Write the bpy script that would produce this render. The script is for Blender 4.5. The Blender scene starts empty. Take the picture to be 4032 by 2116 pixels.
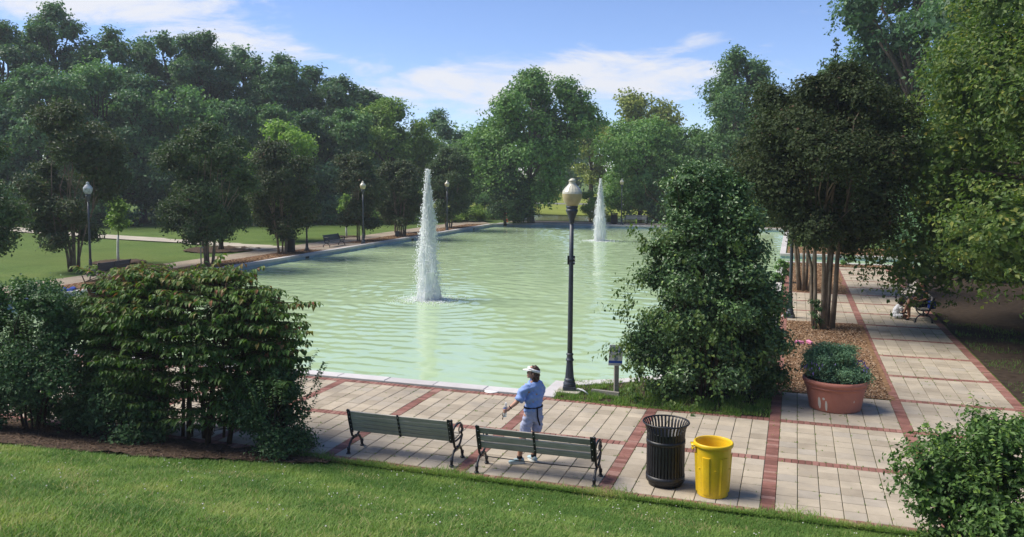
import bpy, math, random
import numpy as np
from mathutils import Vector, Matrix, Euler
R = math.radians
random.seed(7)
RNG = np.random.default_rng(11)
scene = bpy.context.scene
COL = scene.collection

# ------------------------------------------------------------------ camera
PITCH, ROLL, YAW = .0768, .0038, .3241
CAM = Vector((9.501, -16.531, 4.693))
cd = bpy.data.cameras.new('camera'); cam = bpy.data.objects.new('camera', cd); COL.objects.link(cam)
fw = Vector((-math.sin(YAW)*math.cos(PITCH), math.cos(YAW)*math.cos(PITCH), -math.sin(PITCH)))
rt = Vector((math.cos(YAW), math.sin(YAW), 0)); up = rt.cross(fw)
r2 = rt*math.cos(ROLL)+up*math.sin(ROLL); u2 = -rt*math.sin(ROLL)+up*math.cos(ROLL)
cam.matrix_world = Matrix(((r2.x, u2.x, -fw.x, CAM.x), (r2.y, u2.y, -fw.y, CAM.y), (r2.z, u2.z, -fw.z, CAM.z), (0, 0, 0, 1)))
cd.sensor_width = 36; cd.lens = 29.635; cd.shift_y = -.02964; cd.clip_start = .1; cd.clip_end = 5000
scene.camera = cam

# ------------------------------------------------------------------ light
SUN_EL, SUN_AZ = R(52), R(-100)       # azimuth from +Y towards +X: the sun stands to the left, high
HAZE = .0006
SKY_STRENGTH, SUN_STRENGTH = .105, 3.5
scene.view_settings.view_transform = 'Standard'; scene.view_settings.look = 'None'
scene.view_settings.exposure = 0.8; scene.view_settings.gamma = 1
sl = bpy.data.lights.new('sun', 'SUN'); sun = bpy.data.objects.new('sun', sl); COL.objects.link(sun)
sl.energy = SUN_STRENGTH; sl.angle = R(32); sl.color = (1, .93, .82)
sd = Vector((math.sin(SUN_AZ)*math.cos(SUN_EL), math.cos(SUN_AZ)*math.cos(SUN_EL), math.sin(SUN_EL)))
sun.rotation_euler = sd.to_track_quat('Z', 'Y').to_euler(); sun.location = sd*60
world = bpy.data.worlds.new('World'); scene.world = world; world.use_nodes = True
def make_world():
    nt = world.node_tree; N = nt.nodes; L = nt.links; N.clear()
    def nd(t, **k):
        n = N.new(t)
        for a, b in k.items(): setattr(n, a, b)
        return n
    def mth(op, a, b=None, c=None):
        n = nd('ShaderNodeMath', operation=op)
        for i, v in enumerate((a, b, c)):
            if v is None: continue
            if isinstance(v, (int, float)): n.inputs[i].default_value = v
            else: L.new(v, n.inputs[i])
        return n.outputs[0]
    sky = nd('ShaderNodeTexSky', sky_type='NISHITA'); sky.sun_disc = False
    sky.sun_elevation = SUN_EL; sky.sun_rotation = SUN_AZ; sky.air_density = .75; sky.dust_density = .0; sky.ozone_density = 5
    tc = nd('ShaderNodeTexCoord'); sep = nd('ShaderNodeSeparateXYZ'); L.new(tc.outputs['Generated'], sep.inputs[0])
    x, y, z = sep.outputs
    az = mth('ARCTAN2', x, y); el = mth('ARCSINE', z)
    com = nd('ShaderNodeCombineXYZ')
    L.new(mth('MULTIPLY', az, 6.5), com.inputs[0]); L.new(mth('MULTIPLY', el, 24), com.inputs[1])
    n1 = nd('ShaderNodeTexNoise'); n1.inputs['Scale'].default_value = 1.1; n1.inputs['Detail'].default_value = 9; n1.inputs['Roughness'].default_value = .62
    n1.inputs['Distortion'].default_value = .4
    L.new(com.outputs[0], n1.inputs['Vector'])
    blobs = [(-.33, .105, .26, .034, .34), (-.17, .115, .14, .030, .28), (-.47, .088, .12, .022, .24), (-.755, .178, .13, .028, .38), (-.66, .150, .09, .020, .34), (-.87, .195, .08, .02, .28),
             (-.575, .137, .05, .012, .16), (-.115, .15, .04, .012, .14), (.5, .16, .3, .05, .3), (1.5, .2, .4, .06, .3), (2.6, .16, .4, .05, .3), (-1.6, .18, .3, .05, .3), (-2.5, .2, .4, .06, .3)]
    tot = None
    for a, e, wa, we, k in blobs:
        d = mth('ADD', mth('POWER', mth('ABSOLUTE', mth('MULTIPLY', mth('SUBTRACT', az, a), 1/wa)), 2.0), mth('POWER', mth('ABSOLUTE', mth('MULTIPLY', mth('SUBTRACT', el, e), 1/we)), 2.0))
        g = mth('MULTIPLY', mth('EXPONENT', mth('MULTIPLY', d, -1.0)), k)
        tot = g if tot is None else mth('MAXIMUM', tot, g)
    s = mth('ADD', n1.outputs['Fac'], tot)
    mr = nd('ShaderNodeMapRange', interpolation_type='SMOOTHSTEP'); L.new(s, mr.inputs[0])
    mr.inputs[1].default_value = .60; mr.inputs[2].default_value = .84; mr.inputs[3].default_value = 0; mr.inputs[4].default_value = .92
    mix = nd('ShaderNodeMix', data_type='RGBA'); L.new(mr.outputs[0], mix.inputs[0])
    wb = nd('ShaderNodeMix', data_type='RGBA', blend_type='MULTIPLY'); wb.inputs[0].default_value = 1; L.new(sky.outputs[0], wb.inputs[6]); wb.inputs[7].default_value = (.97, .90, .97, 1)
    L.new(wb.outputs[2], mix.inputs[6]); mix.inputs[7].default_value = (4.9, 4.95, 5.2, 1)
    bg = nd('ShaderNodeBackground'); bg.inputs[1].default_value = SKY_STRENGTH; L.new(mix.outputs[2], bg.inputs[0])
    out = nd('ShaderNodeOutputWorld'); L.new(bg.outputs[0], out.inputs[0])
make_world()
scene.cycles.max_bounces = 9; scene.cycles.diffuse_bounces = 6; scene.cycles.glossy_bounces = 3; scene.cycles.transmission_bounces = 6; scene.cycles.transparent_max_bounces = 4
scene.cycles.use_denoising = True

# ------------------------------------------------------------------ materials
def hexmix(c, k): return tuple(min(1, v*k) for v in c[:3])
class NT:
    def __init__(s, name):
        s.m = bpy.data.materials.new(name); s.m.use_nodes = True; s.t = s.m.node_tree; s.t.nodes.clear()
        s.out = s.n('ShaderNodeOutputMaterial')
    def n(s, t, **k):
        n = s.t.nodes.new(t)
        for a, b in k.items(): setattr(n, a, b)
        return n
    def l(s, a, b): s.t.links.new(a, b)
    def noise(s, scale, detail=4, rough=.55, coord='Object', vec=None, dist=0):
        n = s.n('ShaderNodeTexNoise'); n.inputs['Scale'].default_value = scale; n.inputs['Detail'].default_value = detail
        n.inputs['Roughness'].default_value = rough; n.inputs['Distortion'].default_value = dist
        if vec is None:
            if coord == 'World':
                vec = s.n('ShaderNodeNewGeometry').outputs['Position']
            else: vec = s.n('ShaderNodeTexCoord').outputs[coord]
        s.l(vec, n.inputs['Vector']); return n.outputs['Fac']
    def ramp(s, fac, stops, interp='LINEAR'):
        r = s.n('ShaderNodeValToRGB'); r.color_ramp.interpolation = interp
        e = r.color_ramp.elements
        while len(e) < len(stops): e.new(.5)
        for i, (p, c) in enumerate(stops): e[i].position = p; e[i].color = (*c[:3], 1)
        s.l(fac, r.inputs[0]); return r.outputs[0]
    def mixc(s, fac, a, b, mode='MIX'):
        m = s.n('ShaderNodeMix', data_type='RGBA', blend_type=mode)
        for i, v in ((0, fac), (6, a), (7, b)):
            if isinstance(v, (int, float)): m.inputs[i].default_value = v
            elif isinstance(v, tuple): m.inputs[i].default_value = (*v[:3], 1)
            else: s.l(v, m.inputs[i])
        return m.outputs[2]
    def math(s, op, a, b=None):
        m = s.n('ShaderNodeMath', operation=op)
        for i, v in enumerate((a, b)):
            if v is None: continue
            if isinstance(v, (int, float)): m.inputs[i].default_value = v
            else: s.l(v, m.inputs[i])
        return m.outputs[0]
    def maprange(s, v, a, b, c=0, d=1):
        m = s.n('ShaderNodeMapRange'); s.l(v, m.inputs[0])
        for i, q in enumerate((a, b, c, d)): m.inputs[i+1].default_value = q
        return m.outputs[0]
    def bsdf(s, col, rough=.7, spec=.3, metal=0, bump=None, bstr=.3, bdist=.01, **k):
        b = s.n('ShaderNodeBsdfPrincipled')
        if isinstance(col, tuple): b.inputs['Base Color'].default_value = (*col[:3], 1)
        else: s.l(col, b.inputs['Base Color'])
        if isinstance(rough, (int, float)): b.inputs['Roughness'].default_value = rough
        else: s.l(rough, b.inputs['Roughness'])
        b.inputs['Specular IOR Level'].default_value = spec; b.inputs['Metallic'].default_value = metal
        for q, v in k.items(): b.inputs[q].default_value = v
        if bump is not None:
            bn = s.n('ShaderNodeBump'); bn.inputs['Strength'].default_value = bstr; bn.inputs['Distance'].default_value = bdist
            s.l(bump, bn.inputs['Height']); s.l(bn.outputs[0], b.inputs['Normal'])
        return b
    def done(s, sh): s.l(sh.outputs[0] if hasattr(sh, 'outputs') else sh, s.out.inputs[0]); return s.m
def simple(name, c, rough=.6, spec=.3, var=.25, scale=8, metal=0, bump=0, bscale=40, coord='Object', c2=None):
    t = NT(name); f = t.noise(scale, 5, .6, coord)
    col = t.ramp(f, [(.3, hexmix(c, 1-var)), (.7, c2 or hexmix(c, 1+var))])
    b = t.bsdf(col, rough, spec, metal, t.noise(bscale, 4, .6, coord) if bump else None, bump)
    return t.done(b)
def tinted(name, stops, rough=.7, spec=.25, grain=.2, gscale=6, bump=.2, bscale=60, coord='World', stain=None):
    t = NT(name); a = t.n('ShaderNodeAttribute', attribute_name='tint').outputs['Fac']
    col = t.ramp(a, stops)
    g = t.noise(gscale, 6, .65, coord); col = t.mixc(1.0, col, t.ramp(g, [(.25, (1-grain,)*3), (.75, (1+grain*.5,)*3)]), 'MULTIPLY')
    if stain:
        st = t.noise(stain[0], 5, .6, coord); col = t.mixc(t.maprange(st, stain[1], stain[1]+.12, 0, stain[3]), col, stain[2])
    return t.done(t.bsdf(col, rough, spec, 0, t.noise(bscale, 3, .6, coord), bump))
def leafmat(name, stops, trans=.28, rough=.5, spec=.3, vary=.16, hue=.0):
    t = NT(name); a = t.n('ShaderNodeAttribute', attribute_name='tint').outputs['Fac']
    col = t.ramp(a, stops)
    oi = t.n('ShaderNodeObjectInfo').outputs['Random']
    col = t.mixc(1.0, col, t.ramp(oi, [(0, (1-vary,)*3), (1, (1+vary,)*3)]), 'MULTIPLY')
    b = t.bsdf(col, rough, spec)
    tr = t.n('ShaderNodeBsdfTranslucent'); t.l(t.mixc(1.0, col, (1.0, 1.15, .55), 'MULTIPLY'), tr.inputs[0])
    mx = t.n('ShaderNodeMixShader'); mx.inputs[0].default_value = trans; t.l(b.outputs[0], mx.inputs[1]); t.l(tr.outputs[0], mx.inputs[2])
    return t.done(mx.outputs[0])
M = {}
M['tile'] = tinted('paver concrete', [(0, (.355, .302, .230)), (.35, (.425, .365, .280)), (.7, (.465, .400, .305)), (1, (.39, .345, .282))], .85, .2, .30, 1.6, .25, 90, stain=(.8, .565, (.21, .19, .165), .6))
M['brick'] = tinted('brick clay', [(0, (.19, .088, .070)), (.4, (.25, .118, .094)), (.8, (.29, .142, .115)), (1, (.34, .195, .16))], .85, .2, .3, 5, .3, 80, stain=(.7, .60, (.16, .09, .07), .6))
M['sand'] = simple('joint sand', (.15, .125, .085), .95, .1, .4, 3, coord='World', bump=.3, c2=(.11, .12, .05))
M['coping'] = tinted('coping stone', [(0, (.50, .48, .47)), (1, (.58, .56, .55))], .7, .3, .14, 3, .15, 50)
M['poolwall'] = simple('pool wall paint', (.33, .45, .50), .6, .3, .2, 1.5, coord='World')
M['iron'] = simple('painted iron', (.012, .014, .02), .38, .5, .3, 12, bump=.1, bscale=60)
M['iron_worn'] = simple('bin steel', (.012, .013, .016), .45, .5, .5, 10, bump=.1)
M['lamp_iron'] = simple('lamp pole paint', (.045, .055, .072), .45, .5, .3, 14, bump=.15, bscale=120)
M['bolt'] = simple('galvanised bolt', (.55, .56, .58), .35, .5, .1, metal=.6)
def wood():
    t = NT('weathered wood'); tc = t.n('ShaderNodeTexCoord').outputs['Object']
    mp = t.n('ShaderNodeMapping'); mp.inputs['Scale'].default_value = (1.2, 30, 30); t.l(tc, mp.inputs[0])
    a = t.n('ShaderNodeAttribute', attribute_name='tint').outputs['Fac']
    f = t.noise(2.2, 7, .7, vec=mp.outputs[0], dist=.6); pos = t.n('ShaderNodeNewGeometry').outputs['Position']
    g = t.noise(2.3, 5, .6, vec=pos)
    col = t.ramp(f, [(.28, (.21, .195, .165)), (.5, (.40, .37, .32)), (.75, (.55, .515, .45))])
    col = t.mixc(t.maprange(g, .5, .7, 0, .6), col, (.30, .285, .225)); col = t.mixc(1, col, t.ramp(a, [(0, (.75,)*3), (1, (1.15,)*3)]), 'MULTIPLY')
    return t.done(t.bsdf(col, .85, .2, 0, f, .5, .004))
M['wood'] = wood()
M['globe_low'] = simple('globe frosted plastic', (.50, .42, .24), .35, .5, .12, 6)
M['globe_top'] = simple('globe clear top', (.55, .53, .42), .22, .6, .10, 6)
M['globe_mould'] = simple('weathered globe', (.40, .44, .46), .5, .4, .5, 9)
M['concrete'] = simple('concrete pad', (.42, .39, .34), .9, .2, .2, 6, bump=.3)
M['white_plastic'] = simple('white plastic', (.78, .78, .76), .45, .4, .05)
M['yellow'] = None
def yellow():
    t = NT('yellow plastic'); f = t.noise(5, 5, .6); g = t.noise(26, 5, .7)
    z = t.n('ShaderNodeSeparateXYZ'); t.l(t.n('ShaderNodeTexCoord').outputs['Object'], z.inputs[0])
    col = t.ramp(f, [(.3, (.70, .44, .012)), (.7, (.80, .54, .02))])
    dirt = t.math('MULTIPLY', t.maprange(g, .55, .75), t.maprange(z.outputs[2], .02, .5, .55, .12))
    col = t.mixc(dirt, col, (.20, .15, .06))
    return t.done(t.bsdf(col, .42, .45, 0, f, .05))
M['yellow'] = yellow()
def terracotta():
    t = NT('terracotta plastic'); f = t.noise(2.5, 6, .65); tc = t.n('ShaderNodeTexCoord').outputs['Object']
    col = t.ramp(f, [(.3, (.38, .14, .095)), (.7, (.47, .185, .13))])
    n = t.noise(7, 4, .6); sp = t.n('ShaderNodeSeparateXYZ'); t.l(tc, sp.inputs[0])
    ang = t.math('ARCTAN2', sp.outputs[1], sp.outputs[0]); tot = None
    for a, z, wa, wz in ((-2.20, .17, .075, .15), (-1.93, .13, .05, .13), (-2.02, .27, .06, .03), (-.9, .24, .022, .03)):
        q = t.math('ADD', t.math('POWER', t.math('ABSOLUTE', t.math('MULTIPLY', t.math('SUBTRACT', ang, a), 1/wa)), 2), t.math('POWER', t.math('ABSOLUTE', t.math('MULTIPLY', t.math('SUBTRACT', sp.outputs[2], z), 1/wz)), 2))
        q = t.math('SUBTRACT', t.math('SUBTRACT', 1.25, q), t.math('MULTIPLY', n, .9)); q = t.math('GREATER_THAN', q, 0.15)
        tot = q if tot is None else t.math('MAXIMUM', tot, q)
    col = t.mixc(tot, col, (.60, .55, .47))
    return t.done(t.bsdf(col, .6, .35, 0, f, .1))
M['pot'] = terracotta()
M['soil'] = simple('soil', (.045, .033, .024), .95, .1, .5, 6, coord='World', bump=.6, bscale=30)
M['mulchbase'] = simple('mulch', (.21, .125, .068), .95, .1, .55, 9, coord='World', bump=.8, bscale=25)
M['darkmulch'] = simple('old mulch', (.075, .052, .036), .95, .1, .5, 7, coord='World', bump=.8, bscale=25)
M['chips'] = tinted('wood chips', [(0, (.11, .06, .032)), (.35, (.24, .14, .075)), (.7, (.36, .235, .14)), (1, (.46, .35, .25))], .9, .15, .1)
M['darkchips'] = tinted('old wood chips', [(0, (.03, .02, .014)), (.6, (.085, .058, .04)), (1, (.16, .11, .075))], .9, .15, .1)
def lawn(name, a, b, c, s=1.0):
    t = NT(name); f = t.noise(.35*s, 6, .65, 'World'); g = t.noise(9*s, 6, .75, 'World'); h = t.noise(.09*s, 4, .6, 'World')
    col = t.ramp(f, [(.32, a), (.52, b), (.72, c)])
    col = t.mixc(1, col, t.ramp(g, [(.25, (.55, .55, .55)), (.75, (1.35, 1.35, 1.3))]), 'MULTIPLY')
    col = t.mixc(t.maprange(h, .5, .65, 0, .35), col, (.13, .15, .035))
    return t.done(t.bsdf(col, .9, .1, 0, g, 1.0, .05))
M['lawn'] = lawn('lawn', (.08, .13, .032), (.105, .165, .042), (.135, .185, .052))
M['meadow'] = lawn('meadow grass', (.17, .21, .035), (.22, .26, .05), (.26, .28, .06))
M['promenade'] = None
def promenade():
    t = NT('promenade paving'); g = t.n('ShaderNodeNewGeometry').outputs['Position']
    b = t.n('ShaderNodeTexBrick'); b.offset = 0; b.inputs['Scale'].default_value = 1/.3048; b.inputs['Brick Width'].default_value = 1; b.inputs['Row Height'].default_value = 1; b.inputs['Mortar Size'].default_value = .03
    b.inputs['Color1'].default_value = (.33, .275, .215, 1); b.inputs['Color2'].default_value = (.37, .31, .24, 1); b.inputs['Mortar'].default_value = (.17, .14, .10, 1); t.l(g, b.inputs['Vector'])
    f = t.noise(.8, 5, .6, 'World'); col = t.mixc(1, b.outputs[0], t.ramp(f, [(.3, (.72,)*3), (.7, (1.08,)*3)]), 'MULTIPLY')
    return t.done(t.bsdf(col, .85, .2))
M['promenade'] = promenade()
M['path'] = simple('concrete path', (.42, .38, .31), .9, .2, .14, .8, coord='World')
M['asphalt'] = simple('asphalt', (.20, .20, .20), .9, .2, .1, 1, coord='World')
def water():
    t = NT('pool water'); f = t.noise(.10, 4, .6, 'World'); g = t.noise(2.6, 3, .6, 'World')
    col = t.ramp(f, [(.3, (.38, .51, .30)), (.7, (.45, .58, .35))])
    b = t.bsdf(col, .035, .5, 0, g, .12, .03, IOR=1.34)
    return t.done(b)
M['water'] = water()
M['pond'] = simple('pond water', (.16, .15, .05), .1, .5, .2, .3, coord='World', bump=.1, bscale=1.5)
def spray():
    t = NT('spray'); d = t.bsdf((.97, .985, 1.0), .5, .3); tr = t.n('ShaderNodeBsdfTranslucent'); tr.inputs[0].default_value = (.95, .97, .98, 1)
    mx = t.n('ShaderNodeMixShader'); mx.inputs[0].default_value = .38; t.l(d.outputs[0], mx.inputs[1]); t.l(tr.outputs[0], mx.inputs[2]); return t.done(mx.outputs[0])
M['spray'] = spray()
M['bark'] = simple('grey brown bark', (.085, .07, .055), .9, .1, .4, 6, bump=.6, bscale=14)
M['bark_myrtle'] = simple('smooth myrtle bark', (.20, .155, .115), .8, .2, .45, 3.5, bump=.3, bscale=10)
M['bark_pale'] = simple('mottled pale bark', (.20, .18, .15), .85, .2, .6, 3)
M['twig'] = simple('twig', (.07, .05, .035), .9, .1, .4, 10)
M['l_forest'] = leafmat('forest leaf', [(0, (0.056, 0.118, 0.062)), (.5, (0.107, 0.212, 0.097)), (.85, (0.163, 0.296, 0.124)), (1, (0.239, 0.352, 0.141))])
M['l_forest2'] = leafmat('wood edge leaf', [(0, (0.069, 0.141, 0.056)), (.5, (0.127, 0.247, 0.091)), (1, (0.239, 0.394, 0.127))])
M['l_mid'] = leafmat('mid green leaf', [(0, (0.078, 0.169, 0.051)), (.5, (0.155, 0.296, 0.085)), (1, (0.282, 0.437, 0.127))])
M['l_bright'] = leafmat('bright green leaf', [(0, (0.123, 0.233, 0.049)), (.5, (0.221, 0.367, 0.074)), (1, (0.367, 0.490, 0.110))])
M['l_yellow'] = leafmat('yellow green leaf', [(0, (0.156, 0.218, 0.039)), (.5, (0.281, 0.343, 0.062)), (1, (0.437, 0.452, 0.094))])
M['l_myrtle'] = leafmat('crape myrtle leaf', [(0, (0.042, 0.075, 0.031)), (.45, (0.068, 0.121, 0.044)), (.85, (0.100, 0.160, 0.055)), (.94, (0.130, 0.110, 0.055)), (1, (0.160, 0.094, 0.055))], .25)
M['l_myrtle_red'] = leafmat('crape myrtle seed leaf', [(0, (0.043, 0.069, 0.029)), (.5, (0.071, 0.112, 0.043)), (.8, (0.095, 0.118, 0.047)), (.9, (0.123, 0.095, 0.050)), (1, (0.162, 0.090, 0.056))], .25)
M['l_myrtle_dark'] = leafmat('dark purplish myrtle leaf', [(0, (.034, .052, .024)), (.45, (.056, .080, .035)), (.82, (.080, .105, .044)), (.93, (.10, .072, .045)), (1, (.13, .065, .05))], .22, .7, .12)
M['l_conifer'] = leafmat('dark evergreen leaf', [(0, (0.035, 0.079, 0.035)), (1, (0.093, 0.172, 0.063))], .1)
M['l_linden'] = leafmat('linden leaf', [(0, (.055, .115, .028)), (.4, (.105, .18, .042)), (.72, (.175, .24, .055)), (.92, (.28, .30, .065)), (1, (.50, .38, .06))], .38)
M['l_holly'] = leafmat('glossy holly leaf', [(0, (0.044, 0.092, 0.038)), (.55, (0.092, 0.172, 0.062)), (.9, (0.161, 0.278, 0.085)), (1, (0.401, 0.525, 0.092))], .12, .38, .4)
M['l_vine'] = leafmat('vine leaf', [(0, (.055, .115, .025)), (.6, (.095, .17, .035)), (1, (.15, .21, .05))], .35) #[(0, (0.123, 0.245, 0.049)), (.6, (0.221, 0.392, 0.074)), (1, (0.367, 0.466, 0.098))], .35)
M['l_viburnum'] = leafmat('viburnum leaf', [(0, (0.047, 0.109, 0.027)), (.45, (0.109, 0.209, 0.044)), (.75, (0.200, 0.272, 0.058)), (.9, (0.272, 0.209, 0.073)), (1, (0.272, 0.091, 0.055))], .32, .5, .25)
M['l_privet'] = leafmat('privet leaf', [(0, (0.039, 0.088, 0.035)), (.6, (0.082, 0.164, 0.060)), (1, (0.150, 0.273, 0.082))], .2)
M['l_shrub'] = leafmat('young shrub leaf', [(0, (0.045, 0.097, 0.027)), (.6, (0.097, 0.185, 0.044)), (.93, (0.176, 0.282, 0.053)), (1, (0.353, 0.494, 0.071))], .3)
M['l_catmint'] = leafmat('catmint leaf', [(0, (0.112, 0.221, 0.122)), (.6, (0.198, 0.352, 0.184)), (.97, (0.303, 0.459, 0.230)), (.98, (0.446, 0.367, 0.919)), (1, (0.585, 0.500, 0.938))], .2)
M['grass'] = leafmat('grass blade', [(0, (.10, .20, .045)), (.4, (.165, .275, .065)), (.7, (.23, .34, .085)), (.9, (.31, .37, .11)), (1, (.44, .37, .20))], .4, .6, .15, 0)
M['clover'] = simple('clover flower', (.70, .68, .60), .8, .1, .1)

# ------------------------------------------------------------------ helpers
def tag(o, label=None, cat=None, group=None, kind=None):
    for k, v in (('label', label), ('category', cat), ('group', group), ('kind', kind)):
        if v: o[k] = v
    return o
def empty(name, loc=(0, 0, 0), rz=0, scale=1):
    o = bpy.data.objects.new(name, None); COL.objects.link(o); o.location = loc; o.rotation_euler = (0, 0, rz)
    o.scale = (scale,)*3 if isinstance(scale, (int, float)) else scale
    o.empty_display_size = .2
    return o
def link(name, me, mat, parent=None):
    if mat is not None and len(me.materials) == 0: me.materials.append(M[mat] if isinstance(mat, str) else mat)
    o = bpy.data.objects.new(name, me); COL.objects.link(o)
    if parent is not None: o.parent = parent
    return o
def np_mesh(name, V, F, mat, parent=None, tint=None, smooth=False, link_it=True):
    V = np.asarray(V, np.float32); F = np.asarray(F, np.int32); k = F.shape[1]
    me = bpy.data.meshes.new(name); me.vertices.add(len(V)); me.vertices.foreach_set('co', V.ravel())
    me.loops.add(F.size); me.loops.foreach_set('vertex_index', F.ravel())
    me.polygons.add(len(F)); me.polygons.foreach_set('loop_start', np.arange(0, F.size, k, dtype=np.int32))
    if tint is not None:
        a = me.attributes.new('tint', 'FLOAT', 'FACE'); a.data.foreach_set('value', np.asarray(tint, np.float32))
    me.polygons.foreach_set('use_smooth', np.full(len(F), bool(smooth)))
    me.update(calc_edges=True)
    if not link_it:
        me.materials.append(M[mat]); return me
    return link(name, me, mat, parent)
def copy_tree(o, parent=None):
    c = o.copy(); COL.objects.link(c); c.parent = parent
    for ch in o.children: copy_tree(ch, c)
    return c
class MB:
    def __init__(s): s.v = []; s.f = []
    def add(s, v, f):
        b = len(s.v); s.v += [tuple(p) for p in v]; s.f += [tuple(i+b for i in q) for q in f]; return s
    def box(s, c, d, rot=None):
        x, y, z = d[0]/2, d[1]/2, d[2]/2
        v = [Vector(p) for p in ((-x, -y, -z), (x, -y, -z), (x, y, -z), (-x, y, -z), (-x, -y, z), (x, -y, z), (x, y, z), (-x, y, z))]
        if rot is not None: v = [rot @ p for p in v]
        c = Vector(c)
        return s.add([p+c for p in v], [(0, 3, 2, 1), (4, 5, 6, 7), (0, 1, 5, 4), (1, 2, 6, 5), (2, 3, 7, 6), (3, 0, 4, 7)])
    def tube(s, pts, rad, n=8, caps=True, flat=1.0):
        pts = [Vector(p) for p in pts]; rad = rad if hasattr(rad, '__len__') else [rad]*len(pts)
        v = []; ref = None
        for i, p in enumerate(pts):
            d = (pts[min(i+1, len(pts)-1)]-pts[max(i-1, 0)]).normalized()
            if ref is None: ref = Vector((1, 0, 0)) if abs(d.x) < .9 else Vector((0, 1, 0))
            a = (ref-d*ref.dot(d)).normalized(); b = d.cross(a); ref = a
            for k in range(n):
                t = 2*math.pi*k/n; v.append(p+a*(math.cos(t)*rad[i]*flat)+b*(math.sin(t)*rad[i]))
        f = [(i*n+k, i*n+(k+1) % n, (i+1)*n+(k+1) % n, (i+1)*n+k) for i in range(len(pts)-1) for k in range(n)]
        if caps: f += [tuple(range(n-1, -1, -1)), tuple((len(pts)-1)*n+k for k in range(n))]
        return s.add(v, f)
    def loft(s, rings, caps=True):
        n = len(rings[0]); v = [p for r in rings for p in r]
        f = [(i*n+k, i*n+(k+1) % n, (i+1)*n+(k+1) % n, (i+1)*n+k) for i in range(len(rings)-1) for k in range(n)]
        if caps: f += [tuple(range(n-1, -1, -1)), tuple((len(rings)-1)*n+k for k in range(n))]
        return s.add(v, f)
    def lathe(s, prof, n=24, c=(0, 0, 0), cap0=True, cap1=True, flute=0):
        rings = []
        for q in prof:
            r, z = q[0], q[1]; fl = q[2] if len(q) > 2 else 0
            rings.append([(c[0]+r*(1-fl*(k % 2))*math.cos(2*math.pi*k/n), c[1]+r*(1-fl*(k % 2))*math.sin(2*math.pi*k/n), c[2]+z) for k in range(n)])
        v = [p for r in rings for p in r]
        f = [(i*n+k, i*n+(k+1) % n, (i+1)*n+(k+1) % n, (i+1)*n+k) for i in range(len(rings)-1) for k in range(n)]
        if cap0: f.append(tuple(range(n-1, -1, -1)))
        if cap1: f.append(tuple((len(rings)-1)*n+k for k in range(n)))
        return s.add(v, f)
    def ell(s, c, r, n=12, m=8, rot=None):
        c = Vector(c); v = []
        for i in range(1, m):
            p = math.pi*i/m
            for k in range(n):
                t = 2*math.pi*k/n; q = Vector((r[0]*math.sin(p)*math.cos(t), r[1]*math.sin(p)*math.sin(t), -r[2]*math.cos(p)))
                v.append((rot @ q if rot is not None else q)+c)
        b0, b1 = Vector((0, 0, -r[2])), Vector((0, 0, r[2]))
        if rot is not None: b0, b1 = rot @ b0, rot @ b1
        v += [b0+c, b1+c]; q = len(v)
        f = [(i*n+k, i*n+(k+1) % n, (i+1)*n+(k+1) % n, (i+1)*n+k) for i in range(m-2) for k in range(n)]
        f += [(q-2, (k+1) % n, k) for k in range(n)] + [(q-1, (m-2)*n+k, (m-2)*n+(k+1) % n) for k in range(n)]
        return s.add(v, f)
    def mesh(s, name, smooth=False, tint=None):
        me = bpy.data.meshes.new(name); me.from_pydata(s.v, [], s.f)
        if smooth: me.polygons.foreach_set('use_smooth', np.ones(len(me.polygons), bool))
        if tint is not None:
            a = me.attributes.new('tint', 'FLOAT', 'FACE'); a.data.foreach_set('value', np.full(len(me.polygons), tint, np.float32))
        me.update(); return me
    def build(s, name, mat, parent=None, smooth=False, tint=None, bevel=0, loc=None):
        o = link(name, s.mesh(name, smooth, tint), mat, parent)
        if loc is not None: o.location = loc
        if bevel:
            m = o.modifiers.new('bevel', 'BEVEL'); m.width = bevel; m.segments = 2; m.limit_method = 'ANGLE'
        return o
def arc(c, r, a0, a1, n, plane='yz', x=0):
    out = []
    for i in range(n+1):
        a = R(a0+(a1-a0)*i/n); out.append((x, c[0]+r*math.cos(a), c[1]+r*math.sin(a)))
    return out
class Waves:
    def __init__(s, seed, n, lo, hi):
        g = np.random.default_rng(seed); s.k = []
        for i in range(n):
            l = math.exp(g.uniform(math.log(lo), math.log(hi))); a = g.uniform(0, 2*math.pi)
            s.k.append((2*math.pi/l*math.cos(a), 2*math.pi/l*math.sin(a), g.uniform(0, 6.28), l))
        s.n = n
    def __call__(s, x, y):
        t = 0
        for a, b, p, l in s.k: t = t+np.sin(a*x+b*y+p)
        return t/math.sqrt(s.n/2)

# ------------------------------------------------------------------ the lie of the land
T = .3048; W = .667*T; P = 7.667*T
POOL = (-17.05, 8.75, .55, 59.3)             # water rectangle
ARM = (8.75, 24.0, 31.0, 35.6)               # side channel
_tn = Waves(3, 10, 2.5, 9); _tn2 = Waves(4, 8, 30, 90)
EDGE = -4.70
def edge_y(x): return np.interp(x, [-14, -4, -1.8, -1, -.2, .95, 2.27, 2.65], [-8.5, -7.75, -6.95, -6.55, -6.15, -5.5, -4.95, EDGE])
def terrain(x, y):
    x = np.asarray(x, float); y = np.asarray(y, float)
    s = np.maximum(0, EDGE+.03-y)
    z = .275*(np.sqrt(s*s+.36)-.6)
    z = z + np.where(s > 0, .02*_tn(x, y)*np.minimum(1, s/1.5), 0)
    far = np.clip((y-75)/60, 0, 1); z = z + far*far*.7
    lft = np.clip((-23-x)/25, 0, 1); z = z + lft*lft*(.6+.25*_tn2(x, y))*np.clip((y-5)/10, 0, 1)
    return z-.03
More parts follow.
